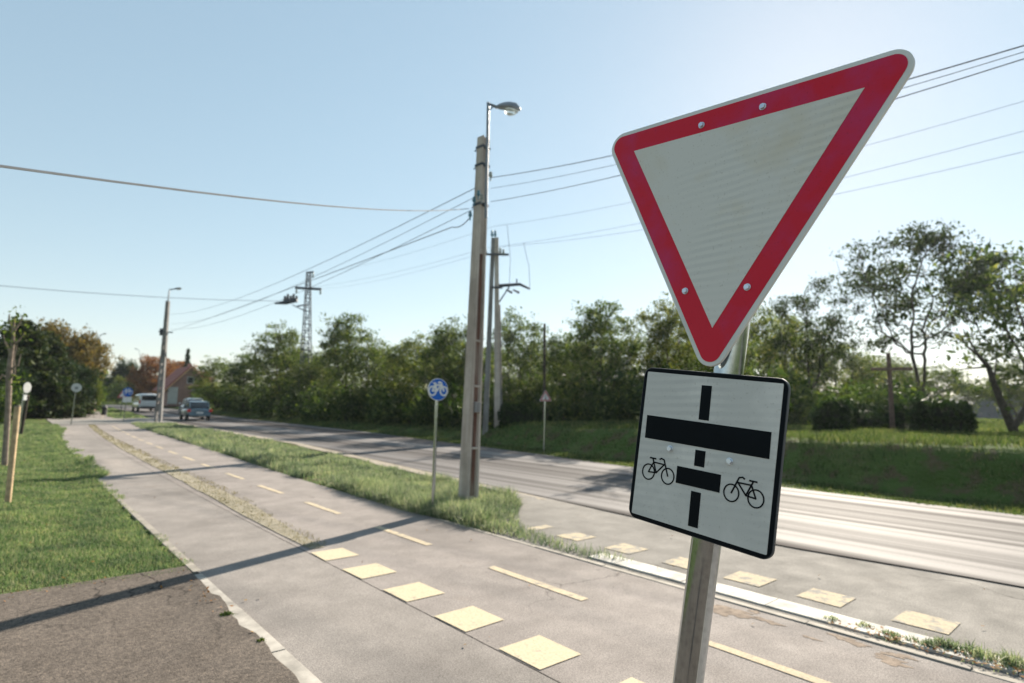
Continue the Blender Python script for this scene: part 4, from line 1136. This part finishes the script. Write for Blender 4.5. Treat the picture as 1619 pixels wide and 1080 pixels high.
# leaning trunk by the right edge
b = on_bearing(1607, 30)
r_ = thing("tree", "slanting dark tree leaning left over the field at the right edge", "tree", b, G1)
pts = [b - np.array([0, 0, .2])] + [height_at(*q, b) for q in ((1600, 676), (1585, 640), (1571, 605), (1563, 580), (1545, 560), (1525, 545))]
m = MB(b); m.tube(pts, [.17, .15, .13, .11, .09, .06, .03], 8)
m.tube([height_at(1604, 674, b), height_at(1619, 650, b), height_at(1635, 610, b), height_at(1628, 540, b), height_at(1606, 480, b)], [.12, .10, .08, .06, .03], 7)
for a, c in (((1571, 605), (1590, 560)), ((1563, 580), (1530, 585)), ((1545, 560), (1535, 520)), ((1606, 480), (1595, 440)), ((1628, 540), (1600, 530))): m.tube([height_at(*a, b), height_at(*c, b) + _f * .4], [.05, .015], 5)
m.build("trunk", M['bark'], r_, smooth=True)
rng = np.random.default_rng(5)
C = np.array([height_at(px_, py_, b) + rng.normal(0, .5, 3) + _f * rng.normal(0, .8) for px_, py_ in [(1525 + rng.random() * 110, 420 + rng.random() * 180) for _ in range(150)]])
V, F = leaves_np(rng, C - b, 13, .30, .5, .10); mesh_np("crown", V, F, M['leaf_green'], r_)

# left group and the far end of the street
tree("conifer", 22, 60, 506, 150, "tall dark conifer at the left edge behind the young tree", name="conifer_tree")
tree("conifer", 62, 66, 524, 120, "broad drooping conifer with yellow green sprays over the parked car", name="conifer_tree", rz=2.0)
tree("oak", 92, 82, 508, 118, "large tree with browning ochre crown behind the conifers")
tree("dense", -8, 56, 560, 90, "dense dark tree cut by the left edge")
tree("dense", 114, 72, 566, 70, "dense dark tree overhanging the far end of the path")
tree("light", 143, 74, 590, 26, "slim sunlit yellow green tree at the street corner", name="tree")
tree("midgreen", 170, 150, 590, 40, "low green tree left at the street's end")
tree("dense", 196, 150, 565, 40, "tall dark green tree at the end of the street")
tree("light", 187, 140, 592, 20, "narrow light green tree at the end of the street")
tree("rust", 243, 125, 552, 72, "large rust brown autumn tree behind the white van")
tree("rust", 274, 135, 560, 54, "orange autumn tree behind the house roof", rz=1.0)
tree("rust", 219, 140, 588, 34, "small reddish autumn tree left of the van", rz=4.0)
tree("spruce", 291, 130, 551, 17, "pointed dark spruce rising above the house", name="conifer_tree")
tree("rust", 318, 120, 577, 40, "brownish tree right of the house roof", rz=2.5)
tree("light", 325, 92, 598, 50, "pale green bushy tree in front of the house's right side")

# undergrowth and bushes below the roadside trees
rng = np.random.default_rng(61)
C = []; CH = []
def bushes(pxs, d0, d1, n, hmin, hmax, out):
    for _ in range(n):
        px = rng.uniform(*pxs); d = rng.uniform(d0, d1); p = on_bearing(px, d)
        r0 = rng.uniform(.7, 1.5); h = rng.uniform(hmin, hmax)
        k = int(16 + h * 9)
        q = rng.normal(0, 1, (k, 3)); q /= np.linalg.norm(q, axis=1)[:, None]; q *= rng.random((k, 1)) ** .4
        out.append(p + np.array([0, 0, h * .5]) + q * [r0, r0, h * .52])
def xline(px, X): r = ray(px, 640); return X / r[0] * math.hypot(r[0], r[1])
for px in range(325, 1000, 15):
    X0 = 18.6 if px < 760 else 20.5
    dd_ = min(xline(px, X0), 95)
    bushes((px - 12, px + 12), dd_, dd_ + 6, 3, 1.0, 2.9, C)
bushes((1000, 1260), 25, 33, 30, 1.4, 2.8, C)
bushes((1240, 1470), 30, 48, 34, 1.2, 2.6, C)
bushes((-40, 150), 72, 84, 44, 2.0, 5.0, C)
bushes((-60, 6), 46, 62, 14, 1.2, 2.6, C)
bushes((150, 330), 130, 165, 40, 2.5, 5.0, C)
C = np.concatenate(C)
C = C[C[:, 2] > zt(C[:, 0], C[:, 1])]
C = C[~((C[:, 0] < road_far(C[:, 1]) + 1.5) & (C[:, 0] > road_near(C[:, 1]) - 1.5))]
V, F = leaves_np(rng, C, 13, .30, .8, .12); print("undergrowth", len(F))
tag(mesh_np("undergrowth", V, F, M['leaf_under']), "dark tangled undergrowth beneath the roadside trees", kind="stuff")
C = []
for _ in range(320):
    px = rng.uniform(-150, 1800); d = rng.uniform(180, 330); p = on_bearing(px, d)
    if 1000 < px: d = rng.uniform(150, 300); p = on_bearing(px, d)
    h = rng.uniform(5, 9) if px < 1250 else rng.uniform(3, 6)
    q = rng.normal(0, 1, (46, 3)); q /= np.linalg.norm(q, axis=1)[:, None]; q *= rng.random((46, 1)) ** .4
    C.append(p + np.array([0, 0, h * .5]) + q * [h * .55, h * .55, h * .5])
C = np.concatenate(C); C = C[C[:, 2] > .2]
C = C[~((C[:, 0] < road_far(C[:, 1]) + 6) & (C[:, 0] > road_near(C[:, 1]) - 6))]
V, F = leaves_np(rng, C, 5, 1.0, .8, .55)
tag(mesh_np("distant_wood", V, F, M['leaf_light']), "far belt of woodland along the horizon", kind="stuff")

# clipped hedges
def hedge(px0, px1, d, top_py, depth, label, seed, dens=900):
    rng = np.random.default_rng(seed)
    a, c = on_bearing(px0, d), on_bearing(px1, d); mid = (a + c) / 2; mid[2] = float(zt(mid[0], mid[1]))
    L = np.linalg.norm((c - a)[:2]); x = (c - a) / np.linalg.norm(c - a); x[2] = 0; x /= np.linalg.norm(x); y = np.array([-x[1], x[0], 0]); h = height_at((px0 + px1) / 2, top_py, mid)[2] - mid[2]
    root = thing("hedge", label, "hedge", mid, "clipped hedges across the road")
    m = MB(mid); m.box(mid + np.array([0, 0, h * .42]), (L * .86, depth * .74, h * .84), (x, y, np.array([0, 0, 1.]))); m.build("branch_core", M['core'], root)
    n = int(dens * (L * h * 2 + depth * h * 2 + L * depth))
    f = rng.random(n); P = np.empty((n, 3)); u = rng.uniform(-.5, .5, (n, 2)); s = np.where(rng.random(n) < .5, -.5, .5)
    A = [L * h * 2, depth * h * 2, L * depth]; A = np.cumsum(A) / sum(A)
    k0, k1 = f < A[0], (f >= A[0]) & (f < A[1]); k2 = f >= A[1]
    P[k0] = np.stack([u[k0, 0] * L, s[k0] * depth, (u[k0, 1] + .5) * h], -1)
    P[k1] = np.stack([s[k1] * L, u[k1, 0] * depth, (u[k1, 1] + .5) * h], -1)
    P[k2] = np.stack([u[k2, 0] * L, u[k2, 1] * depth, np.full(k2.sum(), h)], -1)
    bul = vnoise(P[:, 0] + P[:, 2] * .7, P[:, 1] + P[:, 2] * .9, .42, seed) - .5
    P += rng.normal(0, .05, (n, 3)); P[:, 2] += .34 * (vnoise(P[:, 0], P[:, 1], .5, seed + 3) - .55) * (P[:, 2] > h * .6)
    P[:, 1] += np.sign(P[:, 1]) * .26 * bul; P[:, 0] += np.sign(P[:, 0]) * .18 * bul
    W = P[:, :1] * x + P[:, 1:2] * y + P[:, 2:] * np.array([0, 0, 1.])
    V, F = leaves_np(rng, W, 1.0, .02, 1, .05, asp=.6)
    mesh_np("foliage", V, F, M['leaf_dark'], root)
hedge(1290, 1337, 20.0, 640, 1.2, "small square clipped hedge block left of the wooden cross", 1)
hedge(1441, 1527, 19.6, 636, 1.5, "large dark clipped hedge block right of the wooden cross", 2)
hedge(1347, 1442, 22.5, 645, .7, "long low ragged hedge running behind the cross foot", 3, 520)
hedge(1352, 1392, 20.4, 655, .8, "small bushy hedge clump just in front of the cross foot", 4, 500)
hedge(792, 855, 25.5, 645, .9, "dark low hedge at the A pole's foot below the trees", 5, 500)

# wayside cross
b = on_bearing(1409, 21.5); tp = height_at(1404.5, 558, b)
root = thing("wayside_cross", "plain wooden wayside cross standing between clipped hedges", "cross", b)
a_ = tp - b; m = MB(b); m.loft([[b - np.array([0, 0, .3]) + _r0 * i + np.array([_f[0], _f[1], 0]) * j for i, j in ((-.06, -.06), (.06, -.06), (.06, .06), (-.06, .06))], [tp + _r0 * i + np.array([_f[0], _f[1], 0]) * j for i, j in ((-.045, -.045), (.045, -.045), (.045, .045), (-.045, .045))]])
M['cross'] = plain("weathered_cross_timber", (.12, .075, .055), .85, var=.4, scale=8, bump=.5)
m.build("upright", M['cross'], root, bevel=.01)
m = MB(b); p, q = height_at(1375, 584, b), height_at(1440, 583.5, b); m.loft([[e - np.array([_f[0], _f[1], 0]) * .085 + np.array([0, 0, i]) + np.array([_f[0], _f[1], 0]) * j for i, j in ((-.05, -.03), (.05, -.03), (.05, .03), (-.05, .03))] for e in (p, q)]); m.build("crossbeam", M['cross'], root, bevel=.01)

# young tree and stakes on the lawn
b = ground_at(8, 745)
b = np.array([.07, 17.8, float(zt(.07, 17.8))])
root = thing("young_tree", "young nearly bare tree held between stakes at the left edge", "tree", b)
m = MB(b)
tr = [(7, 735), (10, 690), (13, 640), (14, 600), (16, 570), (20, 545), (21, 520), (24, 500)]
m.tube([height_at(*q, b) for q in tr], [.06, .055, .055, .06, .05, .04, .03, .012], 8)
for br in ([(14, 600), (4, 592), (-6, 606)], [(13, 603), (23, 590), (22, 565), (27, 545)], [(18, 560), (9, 543), (5, 530)], [(21, 525), (30, 512), (36, 500)], [(20, 545), (30, 538), (38, 528)], [(21, 520), (14, 506), (15, 496)], [(15, 585), (28, 578), (33, 560)]):
    m.tube([height_at(*q, b) for q in br], list(np.linspace(.032, .01, len(br))), 6)
m.build("trunk", M['bark_light'], root, smooth=True)
rng = np.random.default_rng(9)
C = np.array([height_at(*q, b) + rng.normal(0, .12, 3) for q in [(24 + rng.normal(0, 9), 515 + rng.normal(0, 14)) for _ in range(26)] + [(14 + rng.normal(0, 2), 602 + rng.normal(0, 9)) for _ in range(8)]])
V, F = leaves_np(rng, C - b, 9, .09, .8, .035); mesh_np("crown", V, F, M['leaf_green'], root)
def stake(px0, py0, d, px1, py1, r, lb, mat='timber'):
    b = ground_at(px0, py0); tp = height_at(px1, py1, b)
    rt = thing("tree_stake", lb, "stake", b, "timber stakes beside the young tree")
    m = MB(b); m.tube([b - np.array([0, 0, .2]), tp - (tp - b) * .015], r, 10); sh = m.build("shaft", M[mat], rt, smooth=True)
    m = MB(b); m.tube([tp - (tp - b) * .0151, tp], [r, r * .8], 10); m.build("cut_end", M['bark_light'], sh)
stake(12, 797, 12.1, 28, 641, .040, "thick timber stake nearest the viewer on the lawn")
stake(9, 740, 17.0, 13, 634, .038, "pale timber stake close against the young tree's trunk")
stake(32, 690, 25.0, 44, 625, .06, "dark weathered stake further back on the lawn", 'bark')

# ---------------------------------------------------------------- vehicles
def carpaint(name, c):
    t = NT(name); t.base(t.ramp(t.noise(3, 3), [(.3, tuple(x * .9 for x in c)), (.7, c)])); t.set(Roughness=.3); t.b.inputs["Coat Weight"].default_value = .8; t.b.inputs["Coat Roughness"].default_value = .06; return t.m
M['blue_car'] = carpaint("grey_blue_car_paint", (.10, .17, .22)); M['white_car'] = carpaint("white_car_paint", (.72, .73, .73)); M['dark_car'] = carpaint("black_car_paint", (.018, .022, .028))
t = NT("tinted_car_glass"); t.base((.012, .016, .02)); t.set(Roughness=.06); M['glass'] = t.m
M['tyre'] = plain("tyre_rubber", (.02, .02, .02), .8); M['rim'] = plain("alloy_rim", (.45, .46, .48), .35, .8); M['tail'] = plain("red_tail_lamp", (.55, .02, .02), .25); M['bumper'] = plain("black_bumper_plastic", (.025, .027, .03), .6); M['plate'] = plain("blank_number_plate", (.7, .7, .68), .5)
M['lampw'] = plain("clear_headlamp", (.7, .72, .74), .15)
def vehicle(name, label, pos, heading, paint_, kind):
    """local +Y is forward; heading = bearing of travel in degrees"""
    rt = thing(name, label, "van" if kind == "van" else "car", pos, rz=-R(heading))
    Lh = 2.4 if kind == "van" else 2.15; W = .95 if kind == "van" else .88
    def ring(y, hw_, z0, z1, ex=3.2, n=20):
        out = []
        for k in range(n):
            a = 2 * math.pi * k / n; ca, sa = math.cos(a), math.sin(a)
            out.append(np.array([hw_ * np.sign(ca) * abs(ca) ** (2 / ex), y, (z0 + z1) / 2 + (z1 - z0) / 2 * np.sign(sa) * abs(sa) ** (2 / ex)]))
        return out
    if kind == "van":
        st = [(-Lh, .90, .42, 1.02), (-Lh + .05, .94, .35, 1.08), (-1.2, .95, .28, 1.10), (.9, .95, .28, 1.10), (1.5, .93, .28, 1.06), (2.1, .88, .32, .95), (2.38, .74, .38, .78)]
        cab = [(-Lh + .02, .86, 1.0, 1.86), (-Lh + .25, .88, 1.0, 1.95), (.6, .88, 1.0, 1.95), (1.1, .84, 1.0, 1.78), (1.75, .76, 1.0, 1.12)]
    else:
        st = [(-Lh, .72, .45, .86), (-Lh + .06, .82, .34, .93), (-1.4, .88, .24, .96), (.6, .88, .24, .94), (1.5, .86, .26, .88), (1.95, .80, .30, .76), (2.13, .62, .38, .66)]
        cab = [(-Lh + .12, .66, .88, .98), (-1.55, .70, .88, 1.38), (-1.2, .70, .88, 1.46), (-.1, .70, .88, 1.47), (.45, .68, .88, 1.34), (1.2, .60, .86, .93)]
    m = MB(); m.loft([ring(*s) for s in st]); body = m.build("body", M[paint_], rt, smooth=True)
    m = MB(); m.loft([ring(*s, ex=4.0) for s in cab]); m.build("cabin", M[paint_] if kind == "van" else M['glass'], rt, smooth=True)
    if kind == "van":
        m = MB(); m.box((0, -Lh + .012, 1.46), (1.36, .03, .50)); m.build("rear_window", M['glass'], rt, bevel=.03)
        for sx_ in (-1, 1):
            for y0, y1 in ((-1.9, -.75), (-.6, .35), (.45, 1.15)):
                m = MB(); m.box((sx_ * .878, (y0 + y1) / 2, 1.48), (.02, y1 - y0, .46)); m.build("side_window", M['glass'], rt)
        m = MB(); m.box((0, 1.36, 1.42), (1.3, .03, .62), (np.array([1, 0, 0]), np.array([0, .73, .68]), np.array([0, -.68, .73]))); m.build("windscreen", M['glass'], rt)
        zr = 1.96
    else:
        m = MB(); m.loft([ring(-1.5, .62, 1.38, 1.42), ring(-1.15, .655, 1.42, 1.485), ring(-.1, .655, 1.43, 1.495), ring(.35, .61, 1.36, 1.40)]); m.build("roof", M[paint_], rt, smooth=True)
        for sx_ in (-1, 1):
            for (ya, za, yb, zb) in ((-1.95, .93, -1.5, 1.40), (-.35, .92, -.42, 1.45), (.40, 1.36, 1.1, .93)):
                m = MB(); m.tube([(sx_ * .69, ya, za), (sx_ * .66, yb, zb)] if za < zb else [(sx_ * .645, ya, za), (sx_ * .66, yb, zb)], .045, 6); m.build("pillar", M[paint_], rt)
    for sx_ in (-1, 1):
        for y in (-Lh + .85, Lh - .85):
            c = np.array([sx_ * (W - .10), y, .32])
            m = MB(); m.tube([c - [.10, 0, 0], c + [.10, 0, 0]], .32, 20); tw = m.build("wheel", M['tyre'], rt, bevel=.02)
            m = MB(); m.tube([c + [sx_ * .095, 0, 0], c + [sx_ * .108, 0, 0]], .21, 14); m.build("rim", M['rim'], tw)
        zz = (1.05, .40) if kind == "van" else (.76, .20)
        m = MB(); m.box((sx_ * (W - .10), -Lh + .02, zz[0]), (.12 if kind == "van" else .26, .10, zz[1])); m.build("tail_light", M['tail'], rt, bevel=.02)
        m = MB(); m.box((sx_ * (W - .24), Lh - .14, .64), (.30, .16, .14)); m.build("headlight", M['lampw'], rt, bevel=.03)
        m = MB(); m.box((sx_ * (W + .07), .75 if kind != "van" else 1.05, 1.0), (.16, .10, .13)); m.build("mirror", M[paint_], rt, bevel=.03)
    m = MB(); m.box((0, -Lh + .02, .46), (1.5, .12, .22)); m.build("rear_bumper", M['bumper'] if kind == "van" else M[paint_], rt, bevel=.03)
    m = MB(); m.box((0, Lh - .08, .44), (1.2, .12, .2)); m.build("front_bumper", M['bumper'], rt, bevel=.03)
    m = MB(); m.box((0, -Lh - .045, .66 if kind == "van" else .60), (.5, .012, .11)); m.build("number_plate", M['plate'], rt)
    return rt
def zr(p): p = np.array(p); p[2] = float(zt(p[0], p[1])) + .031; return p
vehicle("passenger_car", "grey blue hatchback driving away on the road", zr(on_bearing(309, 55)), 3, 'blue_car', 'car').scale = (1.0, 1.0, 1.06)
vehicle("passenger_car", "white car just ahead of the blue one on the road", zr(on_bearing(303, 68)), 2, 'white_car', 'car').scale = (1, 1, 1.12)
vehicle("delivery_van", "white van with dark rear window driving away in the distance", zr(on_bearing(229, 76)), 0, 'white_car', 'van')
p = on_bearing(74, 70); p[2] += .02
vehicle("passenger_car", "dark car parked in deep shade under the left trees", p, 250, 'dark_car', 'car')

# ---------------------------------------------------------------- buildings and small far things
b = on_bearing(288, 100)
M['roof'] = plain("clay_roof_tiles", (.24, .07, .05), .85, var=.35, scale=14, bump=.6); M['pinkwall'] = plain("pinkish_render", (.26, .15, .125), .9, var=.15, scale=3); M['palewall'] = plain("pale_render", (.45, .45, .43), .9, var=.1, scale=3); M['barge'] = plain("orange_barge_board", (.50, .27, .15), .7, var=.15)
fx = np.array([_r0[0], _r0[1], 0]); a_ = R(-1); X_ = np.array([math.cos(a_), math.sin(a_), 0]); Y_ = np.array([-math.sin(a_), math.cos(a_), 0]); Z_ = np.array([0, 0, 1.])
house = thing("house", "small house with red tiled gable roof behind the lamp pole", "house", b)
hw2, hl, he, hr = 2.7, 4.5, 2.7, 5.7
m = MB(b)
gable = [(-hw2, 0), (hw2, 0), (hw2, he), (0, hr - .12), (-hw2, he)]
m.prism(gable, (b, X_, Z_, -Y_), -hl, hl); wall = m.build("wall", M['pinkwall'], house)
m = MB(b); m.box(b - Y_ * (hl + .03) - X_ * 2.1 + Z_ * 1.5, (1.2, .05, 2.4), (X_, Y_, Z_)); m.build("rendered_panel", M['palewall'], wall)
m = MB(b)
for s_ in (-1, 1):
    e = np.array([s_ * (hw2 + .5), he - .55]); r_2 = np.array([0, hr])
    n2 = np.array([-(r_2 - e)[1], (r_2 - e)[0]]); n2 /= np.linalg.norm(n2); n2 *= -s_ * .0 + (1 if n2[1] > 0 else -1) * .18
    m.prism([e, r_2, r_2 + n2, e + n2] if s_ < 0 else [r_2, e, e + n2, r_2 + n2], (b, X_, Z_, -Y_), -hl - .4, hl + .4)
roof = m.build("roof", M['roof'], house)
m = MB(b); m.box(b + X_ * .9 + Y_ * 1.5 + Z_ * (hr + .1), (.55, .55, 1.3), (X_, Y_, Z_)); m.build("chimney", M['pinkwall'], roof)
for s_ in (-1, 1):
    m = MB(b); m.loft([[b + X_ * x + Z_ * (z + k) - Y_ * (hl + .41 + j) for k, j in ((-.22, 0), (.02, 0), (.02, .05), (-.22, .05))] for x, z in ((s_ * (hw2 + .5), he - .5), (0.02 * s_, hr + .05))]); m.build("barge_board", M['barge'], roof)
for x, z, w2, h2 in ((.9, 1.7, 1.1, 1.3), (0, 3.75, .7, .8)):
    m = MB(b); m.box(b + X_ * x + Z_ * z - Y_ * (hl + .03), (w2 + .2, .06, h2 + .2), (X_, Y_, Z_)); fr2 = m.build("window", M['palewall'], wall)
    m = MB(b); m.box(b + X_ * x + Z_ * z - Y_ * (hl + .07), (w2, .03, h2), (X_, Y_, Z_)); m.build("pane", M['glass'], fr2)
b = on_bearing(1562, 88)
M['shedwall'] = plain("grey_shed_sheet", (.09, .10, .12), .8, var=.15, scale=2)
shed = thing("shed", "low grey shed across the sunlit field at right", "shed", b)
X_ = _r0; Y_ = np.array([-_r0[1], _r0[0], 0])
m = MB(b); m.prism([(-3.6, -.3), (3.4, -.3), (3.4, 1.9), (-3.6, 1.7)], (b, X_, Z_, -Y_), -2, 2); m.build("wall", M['shedwall'], shed)
m = MB(b); m.prism([(-3.9, 1.62), (-2.0, 2.8), (2.2, 2.9), (3.7, 1.82)], (b, X_, Z_, -Y_), -2.3, 2.3); m.build("roof", M['shedwall'], shed)
m = MB(b); m.box(b + X_ * 1.1 + Z_ * .7 - Y_ * 2.03, (1.6, .06, 2.0), (X_, Y_, Z_)); m.build("door", M['dark_steel'], shed)
def bollard(px, d, top_py, r, lb, mat, name="bollard", cap='dark_steel'):
    b = on_bearing(px, d); tp = height_at(px, top_py, b); rt = thing(name, lb, "bollard", b)
    h = tp[2] - b[2]
    m = MB(b); m.tube([b, b + Z_ * h * .86], [r, r * .9], 12); m.build("shaft", M[mat], rt, smooth=True)
    m = MB(b); m.sphere(b + Z_ * h * .88, r * 1.1, 12, 6); m.build("cap", M[cap], rt, smooth=True)
bollard(166, 66, 644, .22, "squat dark bollard on the verge by the side street", 'bumper', cap='bumper')
bollard(89, 66, 638, .16, "small pale post in front of the parked dark car", 'white_paint', cap='white_paint')
bollard(147, 78, 633, .28, "pale pinkish roadside post at the street corner", 'pinkwall', cap='palewall')
# thin autumn haze
m = MB(); m.box((0, 0, 8.5), (3200, 3200, 23))
t_ = bpy.data.materials.new("thin_haze"); t_.use_nodes = True
for n_ in list(t_.node_tree.nodes):
    if n_.type == 'BSDF_PRINCIPLED': t_.node_tree.nodes.remove(n_)
pv = t_.node_tree.nodes.new("ShaderNodeVolumePrincipled")
pv.inputs["Color"].default_value = (.86, .93, 1, 1); pv.inputs["Density"].default_value = 0.0002; pv.inputs["Anisotropy"].default_value = .55
t_.node_tree.links.new(pv.outputs[0], t_.node_tree.nodes["Material Output"].inputs["Volume"])
tag(m.build("haze", t_), "thin pale haze in the backlit air", kind="stuff")
print("objects", len(bpy.data.objects))
